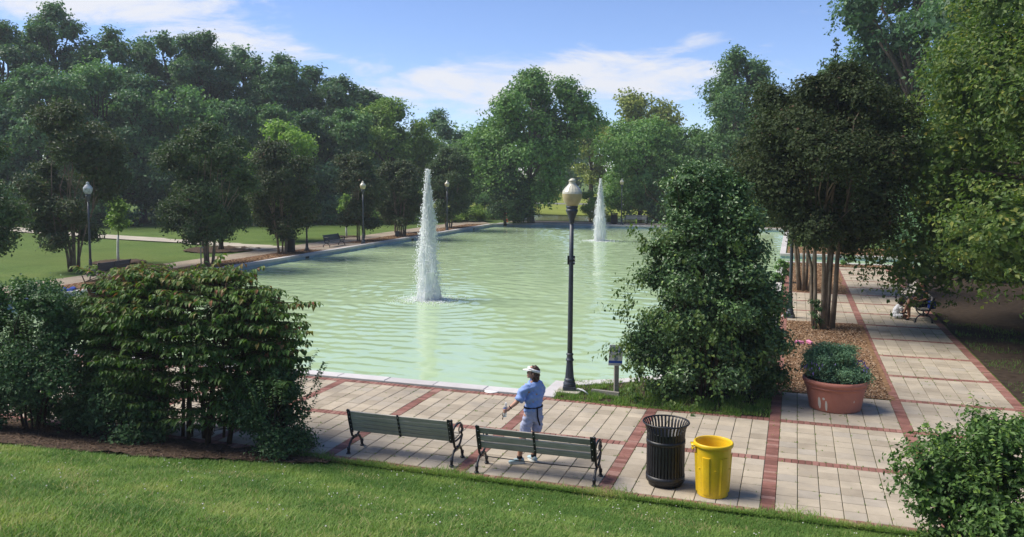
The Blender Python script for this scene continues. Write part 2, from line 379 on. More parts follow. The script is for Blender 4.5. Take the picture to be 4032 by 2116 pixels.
def ground():
    xs = sorted(set([-1500, -700, -350, -200, -140] + list(np.arange(-100, -20, 2.5)) + [POOL[0]-.2] + list(np.arange(-16, 24.01, .8)) + [POOL[1]+.2, ARM[1]] + list(np.arange(26, 60, 4)) + [80, 140, 350, 700, 1500]))
    ys = sorted(set([-400, -150, -60, -40] + list(np.arange(-30, -12, 2)) + list(np.arange(-12, -4.7, .35)) + [-4.67, -3, -1.5, POOL[2]-.2] + list(np.arange(2, 31, 2.2)) + [ARM[2]-.2, ARM[3]+.2] + list(np.arange(38, 59, 3)) + [POOL[3]+.2] + list(np.arange(62, 150, 4)) + [170, 220, 350, 700, 1500, 2500]))
    X, Y = np.meshgrid(xs, ys); Z = terrain(X, Y); nx = len(xs); V = np.stack([X, Y, Z], -1).reshape(-1, 3); F = []
    for j in range(len(ys)-1):
        for i in range(nx-1):
            cx, cy = (xs[i]+xs[i+1])/2, (ys[j]+ys[j+1])/2
            if POOL[0]-.2 < cx < POOL[1]+.2 and POOL[2]-.2 < cy < POOL[3]+.2: continue
            if ARM[0] < cx < ARM[1] and ARM[2]-.2 < cy < ARM[3]+.2: continue
            F.append((j*nx+i, j*nx+i+1, (j+1)*nx+i+1, (j+1)*nx+i))
    o = np_mesh('ground', V, F, 'lawn', smooth=True); tag(o, 'mown green park lawn around the pool', kind='structure')
ground()
def sheet(name, poly, z, mat, label, kind='structure', step=None, amp=0):
    if step is None:
        o = np_mesh(name, [(x, y, z) for x, y in poly], [list(range(len(poly)))], mat)
    else:
        px = [p[0] for p in poly]; py = [p[1] for p in poly]
        xs = np.arange(min(px), max(px)+step, step); ys = np.arange(min(py), max(py)+step, step)
        X, Y = np.meshgrid(xs, ys); nz = Waves(len(name)+len(poly), 10, .3, 1.5)
        Z = terrain(X, Y)+.03+z+amp*nz(X, Y)
        nx = len(xs); I = np.arange(X.size).reshape(X.shape); F = np.stack([I[:-1, :-1], I[:-1, 1:], I[1:, 1:], I[1:, :-1]], -1).reshape(-1, 4)
        C = np.stack([(X[:-1, :-1]+X[1:, 1:])/2, (Y[:-1, :-1]+Y[1:, 1:])/2], -1).reshape(-1, 2); ins = inside(C, poly)
        o = np_mesh(name, np.stack([X, Y, Z], -1).reshape(-1, 3), F[ins], mat, smooth=True)
    return tag(o, label, kind=kind)
def inside(Pt, poly):
    x, y = Pt[:, 0], Pt[:, 1]; r = np.zeros(len(Pt), bool); n = len(poly)
    for i in range(n):
        x0, y0 = poly[i]; x1, y1 = poly[(i+1) % n]
        c = ((y0 > y) != (y1 > y)) & (x < (x1-x0)*(y-y0)/(y1-y0+1e-12)+x0); r ^= c
    return r

# ------------------------------------------------------------------ pool: water, walls, coping
F1, F2 = (-4.03, 13.47), (-4.1, 44.3)
WZ = -.26
def make_water():
    def grid(x0, x1, ys, dx):
        xs = np.linspace(x0, x1, int((x1-x0)/dx)+1); X, Y = np.meshgrid(xs, ys); return X, Y
    ys = [POOL[2]-.15]; 
    while ys[-1] < POOL[3]+.15: ys.append(ys[-1]+.075+.0022*max(0, ys[-1]))
    ys = np.array(ys); X, Y = grid(POOL[0]-.15, POOL[1]+.15, ys, .115)
    wv = [(Waves(21, 18, .42, .95), .0034), (Waves(22, 12, .95, 2.2), .0038), (Waves(23, 10, .22, .42), .0017)]
    Z = np.zeros_like(X)
    for w, a in wv: Z += a*w(X, Y)
    ax = Waves(25, 10, .8, 2.0); Z += .004*ax(X*.35, Y*1.4)
    for (cx, cy), A in ((F1, .022), (F2, .022)):
        r = np.hypot(X-cx, Y-cy); Z += A*.75*np.sin(2*np.pi*r/.62+.5*Waves(9, 6, 2, 6)(X, Y))*np.exp(-r/4.5)*np.minimum(1, r/.6)
        Z += .02*np.exp(-(r/.9)**2)*Waves(31, 12, .15, .4)(X, Y)
    nx = X.shape[1]; I = np.arange(X.size).reshape(X.shape); F = np.stack([I[:-1, :-1], I[:-1, 1:], I[1:, 1:], I[1:, :-1]], -1).reshape(-1, 4)
    o = np_mesh('water', np.stack([X, Y, Z+WZ], -1).reshape(-1, 3), F, 'water', smooth=True); tag(o, 'rippled milky green water of the fountain pool', kind='structure')
    X, Y = grid(ARM[0]+.151, ARM[1]+.15, np.arange(ARM[2]-.15, ARM[3]+.2, .2), .2); Z = WZ+.006*wv[0][0](X, Y)
    I = np.arange(X.size).reshape(X.shape); F = np.stack([I[:-1, :-1], I[:-1, 1:], I[1:, 1:], I[1:, :-1]], -1).reshape(-1, 4)
    o = np_mesh('channel_water', np.stack([X, Y, Z], -1).reshape(-1, 3), F, 'water', smooth=True); tag(o, 'pale green water of the side channel right of the pool', kind='structure')
make_water()
BED = [(4.78, .21), (4.78, 1.55), (5.0, 1.75), (5.55, 2.02), (6.3, 2.5), (7.3, 3.6), (8.2, 5.2), (8.62, 7.2), (8.62, 8.6), (9.14, 8.6), (9.14, .21)]
def make_pool():
    pool = empty('pool'); tag(pool, 'long rectangular pool basin with white coping and blue painted walls', kind='structure')
    runs = [((POOL[0], POOL[2]), (4.42, POOL[2])), ((4.78, .21), (4.78, 1.55)), ((4.78, 1.55), (5.55, 2.02)), ((5.55, 2.02), (6.3, 2.5)), ((6.3, 2.5), (7.3, 3.6)), ((7.3, 3.6), (8.2, 5.2)), ((8.2, 5.2), (8.70, 7.2)), ((POOL[1], 7.2), (POOL[1], ARM[2])), ((POOL[1], ARM[2]), (ARM[1], ARM[2])),
            ((ARM[1], ARM[3]), (POOL[1], ARM[3])), ((POOL[1], ARM[3]), (POOL[1], POOL[3])), ((POOL[1], POOL[3]), (POOL[0]+4.2, POOL[3])), ((POOL[0]+4.2, POOL[3]), (POOL[0]+3.3, POOL[3]-.9)), ((POOL[0]+3.3, POOL[3]-.9), (POOL[0]+1.6, POOL[3]-1.1)), ((POOL[0]+1.6, POOL[3]-1.1), (POOL[0], POOL[3]-2.6)), ((POOL[0], POOL[3]-2.6), (POOL[0], POOL[2]))]
    wall = MB(); g = np.random.default_rng(5)
    cache = {}
    for ri, (a, b) in enumerate(runs):
        a, b = Vector((*a, 0)), Vector((*b, 0)); d = (b-a); L = d.length; d /= L; nrm = Vector((d.y, -d.x, 0))   # outward
        if ri == 0: nrm = Vector((0, -1, 0))
        # find the outward side: away from pool centre line
        mid = (a+b)/2; cen = Vector((-4, max(6, min(54, mid.y)), 0))
        if ri in (8,): nrm = Vector((0, -1, 0))
        elif ri == 9: nrm = Vector((0, 1, 0))
        elif ri == 1: nrm = Vector((-1, 0, 0))
        elif nrm.dot(mid-cen) < 0: nrm = -nrm
        n = max(1, round(L/1.22)); l = L/n; wd = .34
        for k in range(n):
            key = (round(l, 3), int(g.integers(3)))
            if key not in cache:
                m = MB(); x, y, z, e = l/2-.004, wd/2, .07, .012
                m.add([(-x, -y, -z), (x, -y, -z), (x, y, -z), (-x, y, -z), (-x, -y, z-e), (x, -y, z-e), (x, y, z-e), (-x, y, z-e), (-x+e, -y+e, z), (x-e, -y+e, z), (x-e, y-e, z), (-x+e, y-e, z)],
                      [(0, 3, 2, 1), (0, 1, 5, 4), (1, 2, 6, 5), (2, 3, 7, 6), (3, 0, 4, 7), (4, 5, 9, 8), (5, 6, 10, 9), (6, 7, 11, 10), (7, 4, 8, 11), (8, 9, 10, 11)])
                me = m.mesh('coping_stone', tint=key[1]/2); me.materials.append(M['coping']); cache[key] = me
            o = bpy.data.objects.new('coping_stone', cache[key]); COL.objects.link(o); o.parent = pool
            c = a+d*(l*(k+.5))+nrm*(wd/2-.04); o.location = (c.x, c.y, -.035+g.uniform(-.003, .003)); o.rotation_euler = (0, 0, math.atan2(d.y, d.x))
        c = mid+nrm*.06; wall.box((c.x, c.y, -.36), (L+.02, .10, .49), Matrix.Rotation(math.atan2(d.y, d.x), 3, 'Z'))
    wall.build('pool_wall', 'poolwall', pool)
    for y, x in ((18.3, POOL[0]), (25.5, POOL[0]), (39.6, POOL[0]), (52, POOL[0])):
        m = MB().box((x+.012, y, -.17), (.03, .34, .13)); m.build('skimmer_opening', 'iron', pool)
make_pool()
def fountain(loc, h, label, seed, n):
    root = empty('fountain', (loc[0], loc[1], WZ)); tag(root, label, 'fountain', 'fountain jets in the pool')
    g = np.random.default_rng(seed)
    MB().lathe([(.11, -.2), (.11, .04), (.07, .06), (.07, .12), (.035, .13)], 14).build('nozzle', 'iron', root, True)
    # drops: an upward core and a falling skirt that widens towards the water
    t = g.random(n)**.85; z = h*t
    u = 1-z/h
    rad = (.022+.38*np.clip(u, 0, 1)**.86)*(.86+.30*np.abs(g.normal(0, 1, n)))
    far = g.random(n) < .10; rad[far] *= 1.45
    a = g.random(n)*2*np.pi; lump = 1+.22*np.sin(3*a+z*2.1)+.15*np.sin(5*a-z*3.7)
    rad *= lump
    Pn = np.stack([rad*np.cos(a), rad*np.sin(a), z], 1)
    spike = int(n*.03); Pn[:spike, 2] = h*(.93+.10*g.random(spike)); Pn[:spike, :2] *= .25
    s = (.008+.015*g.random(n)**2.0)*np.where(rad > .5, .8, 1.05); el = 1.0+1.3*g.random(n)
    V, F = octs(Pn, s, el); tag(np_mesh('spray', V, F, 'spray', root, smooth=True), kind='stuff')
    nz, na = 90, 40; zz = np.linspace(0, 1, nz); aa = np.linspace(0, 2*np.pi, na, endpoint=False); A2, Z2 = np.meshgrid(aa, zz); prof = .018+.38*np.clip(1-Z2, 0, 1)**.86
    w1, w2 = Waves(seed+50, 10, .5, 1.6), Waves(seed+60, 14, .12, .4); rr2 = prof*(1+.13*w1(A2*.9, Z2*h*.45)+.10*w2(A2*.55, Z2*h*.22)); rr2[:, -1] = rr2[:, -1]; rr2[-3:] *= .4
    Vc = np.stack([rr2*np.cos(A2), rr2*np.sin(A2), Z2*h*.97], -1).reshape(-1, 3); I = np.arange(nz*na).reshape(nz, na); Fc = np.stack([I[:-1], np.roll(I, -1, 1)[:-1], np.roll(I, -1, 1)[1:], I[1:]], -1).reshape(-1, 4)
    np_mesh('water_column', Vc, Fc, 'spray', root)
    m = 2200; r = np.abs(g.normal(0, .6, m)); a = g.random(m)*6.283
    Pn = np.stack([r*np.cos(a), r*np.sin(a), .012+.05*g.random(m)*np.exp(-r)], 1); V, F = octs(Pn, .012+.022*g.random(m), np.full(m, .5))
    tag(np_mesh('foam', V, F, 'spray', root, smooth=True), kind='stuff')
    return root
def octs(Pn, s, el):
    n = len(Pn); b = np.array([(1, 0, 0), (0, 1, 0), (-1, 0, 0), (0, -1, 0), (0, 0, 1), (0, 0, -1)], float)
    V = b[None]*s[:, None, None]; V[:, :, 2] *= el[:, None]; V = V+Pn[:, None]
    f = np.array([(0, 1, 4), (1, 2, 4), (2, 3, 4), (3, 0, 4), (1, 0, 5), (2, 1, 5), (3, 2, 5), (0, 3, 5)])
    return V.reshape(-1, 3), (f[None]+6*np.arange(n)[:, None, None]).reshape(-1, 3)
fountain(F1, 4.95, 'tall white water jet in the near half of the pool', 1, 13000)
fountain(F2, 4.45, 'white water jet at the far end of the pool behind the near lamp', 2, 11000)

# ------------------------------------------------------------------ paving
def tile_mesh(w, l, h, e, tint, mat, name):
    m = MB(); x, y = w/2, l/2
    m.add([(-x, -y, -h), (x, -y, -h), (x, y, -h), (-x, y, -h), (-x, -y, -e), (x, -y, -e), (x, y, -e), (-x, y, -e), (-x+e, -y+e, 0), (x-e, -y+e, 0), (x-e, y-e, 0), (-x+e, y-e, 0)],
          [(0, 1, 5, 4), (1, 2, 6, 5), (2, 3, 7, 6), (3, 0, 4, 7), (4, 5, 9, 8), (5, 6, 10, 9), (6, 7, 11, 10), (7, 4, 8, 11), (8, 9, 10, 11)])
    me = m.mesh(name, tint=tint); me.materials.append(M[mat]); return me
def pave():
    root = empty('pavement'); tag(root, 'beige paver plaza and path gridded by red brick bands', kind='structure')
    def zone(x, y):
        if -13.9 < x < 17.0 and -2*P < y < W: return True
        if 4*P < x < 5*P and 0 < y < 2.35: return True
        if 5*P-W-.01 < x < 6*P+.005 and 0 < y < 29.3: return True
        if 4*P-W-.01 < x < 5*P and 5*P < y < 8*P+W: return True
        if 4*P-W-.01 < x < 4*P and 0 < y < 30.4: return True
        return False
    tiles, bricks = [], []
    for k in range(-6, 8):
        for j in range(-2, 13):
            x0, y0 = k*P, j*P
            for a in range(7):
                for b in range(7):
                    c = (x0+T*(a+.5), y0+W+T*(b+.5))
                    if zone(*c): tiles.append(c)
            nb = 7; 
            for a in range(20):                      # cross band, soldier bricks
                c = (x0+(a+.5)*(P-W)/20, y0+W/2)
                if zone(*c): bricks.append((c[0], c[1], 0))
            for a in range(23):                      # long band
                c = (x0-W/2, y0+(a+.5)*P/23)
                if zone(*c): bricks.append((c[0], c[1], 1))
    # a mulch bed and shrub cover the band pieces inside the bed by the pool
    bedpoly = [(4.9, .215), (9.0, .215), (9.0, 9), (4.9, 9)]
    def zrel(x, y): return .004*math.sin(x*1.7+y*.6)+.003*math.sin(y*2.3-x)
    def near(c):
        d = Vector((c[0]-CAM.x, c[1]-CAM.y, -CAM.z)); z = d.dot(fw)
        px = d.dot(r2)/z*29.635/36
        return z if abs(px) < .54 and z > 0 else z+1000
    # left part of the plaza is hidden behind the shrubs: count what shows largest
    def key(c):
        v = near(c); return v+(30 if c[0] < .4 and c[1] < .2 else 0)+(12 if c[0] > 10.2 and c[1] < -2 else 0)
    g = np.random.default_rng(8)
    for lst, w, l, e, nm, mt, top in ((tiles, T-.010, T-.010, .006, 'paver', 'tile', 300), (bricks, P/23-.004, W-.006, .004, 'brick', 'brick', 300)):
        lst.sort(key=key); ms = [tile_mesh(w, l, .05, e, q/7, mt, nm) for q in range(8)]
        for c in lst[:top]:
            o = bpy.data.objects.new(nm, ms[int(g.integers(8))]); COL.objects.link(o); o.parent = root
            o.location = (c[0], c[1], zrel(*c[:2])+g.normal(0, .0016)); o.rotation_euler = (g.normal(0, .004), g.normal(0, .004), (R(90) if len(c) > 2 and c[2] == 1 else 0)+g.normal(0, .004))
        rest = lst[top:]; me = ms[0]; v = np.empty(len(me.vertices)*3, np.float32); me.vertices.foreach_get('co', v); v = v.reshape(-1, 3); f = np.array([list(p.vertices) for p in me.polygons])
        C = np.array([c[:2] for c in rest]); rot = np.array([c[2] if len(c) > 2 else 0 for c in rest])
        th = rot*math.pi/2+g.normal(0, .004, len(rest)); cs, sn = np.cos(th)[:, None], np.sin(th)[:, None]
        V = np.stack([v[None, :, 0]*cs-v[None, :, 1]*sn+C[:, :1], v[None, :, 0]*sn+v[None, :, 1]*cs+C[:, 1:], np.broadcast_to(v[None, :, 2], (len(rest), len(v)))+np.array([zrel(*c) for c in C])[:, None]+g.normal(0, .0016, (len(rest), 1))], -1).reshape(-1, 3)
        Fa = (f[None]+len(v)*np.arange(len(rest))[:, None, None]).reshape(-1, 4)
        o = np_mesh('far_'+nm+'s', V, Fa, mt, root, tint=np.repeat(g.random(len(rest)), len(f))); tag(o, kind='stuff')
    m = MB()
    for x0, x1, y0, y1 in ((-13.9, 17.0, -2*P-.02, W), (4*P, 5*P-W, W, 2.35), (5*P-W, 6*P, W, 29.3), (4*P-W, 4*P, W, 30.4), (4*P, 5*P-W, 5*P, 8*P+W)):
        m.add([(x0, y0, -.011), (x1, y0, -.011), (x1, y1, -.011), (x0, y1, -.011)], [(0, 1, 2, 3)])
    m.build('joint_sand', 'sand', root)
pave()
# left promenade, lawn path, beds
sheet('promenade', [(-21.0, -10), (-19.0, -10), (-19.0, 55.8), (-17.5, 57.5), (-19.6, 60.5), (-21.2, 58)], .006, 'promenade', 'beige paved promenade along the left side of the pool')
for y0, y1 in ((28.2, 33.2),): sheet('promenade_pad', [(-19.0, y0), (-17.38, y0), (-17.38, y1), (-19.0, y1)], .0061, 'promenade', 'beige paved pad with a bench beside the pool')
sheet('promenade_edge', [(-19.16, -10), (-19.0, -10), (-19.0, 55.8), (-19.16, 55.8)], .0105, 'brick', 'brick border strip of the left promenade')
sheet('path', [(-20.9, 26.2), (-20.9, 29.4), (-23.5, 29.75), (-28, 30.7), (-36.3, 31.2), (-60, 31.5), (-60, 29.0), (-36.3, 28.9), (-28, 28.7), (-24, 27.9)], .035, 'path', 'pale concrete path crossing the left lawn', step=.45)
sheet('far_walk', [(-17, 60.3), (12, 60.3), (12, 63.4), (-17, 63.4)], .006, 'promenade', 'paved walk along the far end of the pool')
sheet('pond', [(-46, 64.5), (-30, 63.9), (-4, 64.2), (-3, 68), (-10, 73), (-30, 75), (-46, 71)], .02, 'pond', 'brown pond beyond the far end of the pool')
sheet('meadow', [(-120, 77), (60, 75), (60, 160), (-120, 160)], .05, 'meadow', 'sunny yellow green meadow beyond the pond', step=3)
sheet('road', [(-120, 104), (60, 101), (60, 104.5), (-120, 107.5)], .08, 'asphalt', 'grey road crossing the far meadow', step=1.2)
def chips(name, poly, n, mat, label, z0, smin=.03, smax=.085, seed=0):
    g = np.random.default_rng(seed); px = [p[0] for p in poly]; py = [p[1] for p in poly]
    C = np.stack([g.uniform(min(px), max(px), n*2), g.uniform(min(py), max(py), n*2)], 1); C = C[inside(C, poly)][:n]; n = len(C)
    z = terrain(C[:, 0], C[:, 1])+.03+z0+.025*g.random(n)
    N = np.stack([g.normal(0, .4, n), g.normal(0, .4, n), np.ones(n)], 1); V, F = leafquads(np.column_stack([C, z]), N, g.uniform(smin, smax, n), g, .3, 0)
    o = np_mesh(name, V, F, mat, tint=np.repeat(g.random(n), 2)); tag(o, label, kind='stuff'); return o
def norm(v): return v/np.maximum(1e-9, np.linalg.norm(v, axis=1, keepdims=True))
def leafquads(Pn, N, size, g, wr=.55, fold=.22, axis=None):
    n = len(Pn); N = norm(N)
    A = g.normal(0, 1, (n, 3)) if axis is None else axis
    A = norm(A-N*np.sum(A*N, 1, keepdims=True)); B = np.cross(N, A)
    l = size[:, None]/2; w = l*wr
    V = np.stack([Pn-A*l, Pn+B*w+N*fold*w*2, Pn+A*l, Pn-B*w+N*fold*w*2], 1).reshape(-1, 3)
    b = 4*np.arange(n)[:, None]; F = np.concatenate([b+np.array([[0, 2, 1]]), b+np.array([[0, 3, 2]])], 1).reshape(-1, 3)
    return V, F
def leafbent(Pn, N, A, size, wr=.5, fold=.18, bend=.35):
    n = len(Pn); N = norm(N); A = norm(A-N*np.sum(A*N, 1, keepdims=True)); B = np.cross(N, A); l = size[:, None]; w = l*wr/2
    m = Pn+A*l*.5; tip = Pn+A*l*.95-N*l*bend*.8
    V = np.stack([Pn, m+B*w+N*fold*w*2-N*l*bend*.12, m-N*l*bend*.15, m-B*w+N*fold*w*2-N*l*bend*.12, tip], 1).reshape(-1, 3)
    b = 5*np.arange(n)[:, None]; F = np.concatenate([b+np.array([q]) for q in ([0, 2, 1], [0, 3, 2], [1, 2, 4], [2, 3, 4])], 1).reshape(-1, 3)
    return V, F
BEDS = [('mulch_bed', [(4*P, 2.36), (5*P-W, 2.36), (5*P-W, 5*P), (4*P, 5*P)], 26000, 'fresh tan bark mulch behind the terracotta pot'),
        ('mulch_bed', [(4*P, 8*P+W), (5*P-W, 8*P+W), (5*P-W, 29.2), (4*P, 29.2)], 9000, 'tan bark mulch round the far myrtle by the channel'),
        ('mulch_bed', [(9.3, 29.35), (18, 29.35), (18, 30.6), (9.3, 30.6)], 3000, 'strip of mulch in front of the side channel'),
        ('mulch_bed', [(9.12, 36.0), (20, 36.0), (20, 41), (9.12, 41)], 6000, 'tan mulch beyond the side channel'),
        ('mulch_bed', [(-18.99, -8), (-17.4, -8), (-17.4, 28.1), (-18.99, 28.1)], 16000, 'mulch strip with myrtles along the left pool edge'),
        ('mulch_bed', [(-18.99, 33.3), (-17.4, 33.3), (-17.4, 55.6), (-18.99, 55.6)], 7000, 'far half of the mulch strip along the left pool edge')]
for i, (nm, poly, n, lab) in enumerate(BEDS):
    sheet(nm, poly, .012, 'mulchbase', lab, step=.25, amp=.008); chips('wood_chips', poly, n, 'chips', 'loose '+lab, .015, seed=40+i, smin=.035 if i < 2 else .06, smax=.10 if i < 2 else .14)
sheet('planting_bed', BED, .0, 'soil', 'dark soil bed with weeds between plaza and pool corner', step=.18, amp=.006)
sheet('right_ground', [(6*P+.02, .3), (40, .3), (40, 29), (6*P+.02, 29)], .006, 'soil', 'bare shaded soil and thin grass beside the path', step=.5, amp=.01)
def xe(x): return edge_y(np.array(x))
VB = [(x, float(xe(x))+.02) for x in np.arange(-14, 2.6, .2)]
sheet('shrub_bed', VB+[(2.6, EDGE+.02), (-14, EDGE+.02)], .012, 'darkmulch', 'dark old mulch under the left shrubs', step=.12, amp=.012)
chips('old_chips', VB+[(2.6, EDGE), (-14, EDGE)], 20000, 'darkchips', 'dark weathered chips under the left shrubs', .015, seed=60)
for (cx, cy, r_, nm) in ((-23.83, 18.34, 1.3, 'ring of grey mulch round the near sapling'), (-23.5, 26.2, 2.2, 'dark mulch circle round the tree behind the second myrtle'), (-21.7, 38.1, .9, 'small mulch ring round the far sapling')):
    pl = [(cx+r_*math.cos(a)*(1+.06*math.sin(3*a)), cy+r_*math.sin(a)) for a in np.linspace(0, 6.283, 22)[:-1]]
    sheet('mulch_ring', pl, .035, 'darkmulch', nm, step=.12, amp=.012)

# ------------------------------------------------------------------ grass
def blades(name, C, h, label, tintf, seed, mat='grass', wid=.006, parent=None, lean=.5):
    g = np.random.default_rng(seed); n = len(C); z = C[:, 2] if C.shape[1] > 2 else terrain(C[:, 0], C[:, 1])
    hh = h*(.55+.8*g.random(n)); a = g.random(n)*6.283; w = wid*(.7+.8*g.random(n))
    d = np.stack([np.cos(a), np.sin(a)], 1); p = np.stack([-np.sin(a), np.cos(a)], 1); ln = hh*lean*np.abs(g.normal(0, 1, n))
    b = C[:, :2]; z = z-.004
    V = np.stack([np.column_stack([b+p*w[:, None], z]), np.column_stack([b-p*w[:, None], z]), np.column_stack([b+d*(ln)[:, None]+p*.2*w[:, None], z+hh])], 1).reshape(-1, 3)
    F = np.arange(3*n).reshape(-1, 3); t = tintf(C[:, 0], C[:, 1], g)
    o = np_mesh(name, V, F, mat, parent, tint=np.clip(t, 0, 1))
    if parent is None: tag(o, label, kind='stuff')
    return o
_p1, _p2, _p3 = Waves(71, 8, 1.2, 4), Waves(72, 8, .35, 1.0), Waves(73, 8, .8, 2.2)
def hill_tint(x, y, g):
    dry = np.clip(_p3(x, y)-1.0, 0, 1)
    near = np.clip((-6.0-y)/2.5, 0, 1)
    t = .30+.20*_p1(x, y)+.11*_p2(x, y)+.16*near+g.normal(0, .13, len(x))
    brown = g.random(len(x)) < (.03+.26*dry+.07*near)
    return np.where(brown, .93+.07*g.random(len(x)), np.clip(t, 0, .88))
def hill_grass():
    g = np.random.default_rng(70); n = 620000
    y = EDGE+.03-7.2*g.random(n)**1.0; x = g.uniform(-6.5, 14.5, n)
    ok = (y < edge_y(x)+.05*_p2(x, y)+.04) 
    # only what the lens can see and a margin
    dx, dy = x-CAM.x, y-CAM.y; zz = dx*fw.x+dy*fw.y; sx = (dx*rt.x+dy*rt.y)/np.maximum(zz, .1); ok &= (zz > 3.4) & (np.abs(sx) < .72)
    C = np.stack([x[ok], y[ok]], 1)
    blades('grass', C, .040, 'short green lawn grass with clover on the near slope', hill_tint, 74, wid=.0055, lean=1.25)
    # clover heads
    n = 1000; x = g.uniform(-5, 13, n); y = EDGE-.05-4.8*g.random(n)**1.2; ok = (y < edge_y(x)-.1) & (g.random(n) < np.clip(.45+.5*_p1(x+3, y), .03, 1)); x, y = x[ok], y[ok]
    V, F = octs(np.stack([x, y, terrain(x, y)+.05+.02*g.random(len(x))], 1), .006+.006*g.random(len(x)), np.full(len(x), .9)); tag(np_mesh('clover_flowers', V, F, 'clover'), 'tiny white clover heads scattered over the near lawn', kind='stuff')
    # ragged fringe over the paving edge
    n = 17000; x = g.uniform(1.2, 14, n); y = EDGE+.02+-.06+np.abs(g.normal(0, .09, n))*(.6+.6*np.clip(_p1(x*1.3, x*0), 0, 2)); blades('edge_grass', np.column_stack([x, y, np.full(n, -.004)]), .055, 'ragged fringe of grass creeping over the paving edge', lambda x, y, g: np.clip(.25+hill_tint(x, y, g), 0, .95), 75, wid=.006, lean=1.3)
hill_grass()
def joint_weeds():
    g = np.random.default_rng(80); pts = []
    for i in range(1500):
        k, j = g.integers(0, 7), g.integers(-2, 1) if g.random() < .8 else g.integers(0, 9)
        if j > 0: k = 5
        if g.random() < .55: x = k*P+T*g.integers(0, 8); y = j*P+g.random()*P
        else: x = k*P+g.random()*P; y = j*P+W+T*g.integers(0, 8)
        for q in range(int(g.integers(2, 12))): pts.append((x+g.normal(0, .012), y+g.normal(0, .012), -.006))
    C = np.array(pts); ok = (C[:, 0] > .5) & (C[:, 1] > -4.66) & ((C[:, 1] < .2) | (C[:, 0] > 9.3)); C = C[ok]
    blades('joint_weeds', C, .026, 'small weeds and moss growing in the paving joints', lambda x, y, g: np.clip(.5+g.normal(0, .3, len(x)), 0, 1), 81, wid=.006, lean=.9)
joint_weeds()
def bed_weeds():
    g = np.random.default_rng(84); n = 26000; C = np.stack([g.uniform(4.75, 9.2, n), .23+np.abs(g.normal(0, 1.0, n))], 1); C = C[inside(C, BED)]
    keep = g.random(len(C)) < np.clip(.45+.45*_p2(C[:, 0]*1.5, C[:, 1]*1.5), .05, 1); C = C[keep]
    blades('weeds', np.column_stack([C, np.full(len(C), .005)]), .075, 'weedy grass round the near lamp and sign post', lambda x, y, g: np.clip(.45+g.normal(0, .25, len(x)), 0, 1), 85, wid=.007, lean=.7)
    n = 3000; x = g.uniform(4.8, 8.6, n); y = .2-np.abs(g.normal(0, .05, n)); blades('fringe_weeds', np.column_stack([x, y, np.full(n, 0.0)]), .04, 'weeds hanging over the brick band by the bed', lambda x, y, g: np.clip(.45+g.normal(0, .25, len(x)), 0, 1), 86, wid=.006, lean=.9)
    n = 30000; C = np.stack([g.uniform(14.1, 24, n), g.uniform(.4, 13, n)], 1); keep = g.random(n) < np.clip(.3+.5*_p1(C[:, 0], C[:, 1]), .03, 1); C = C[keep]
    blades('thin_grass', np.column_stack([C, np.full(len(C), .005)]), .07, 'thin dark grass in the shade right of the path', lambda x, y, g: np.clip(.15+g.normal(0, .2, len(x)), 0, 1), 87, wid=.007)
bed_weeds()
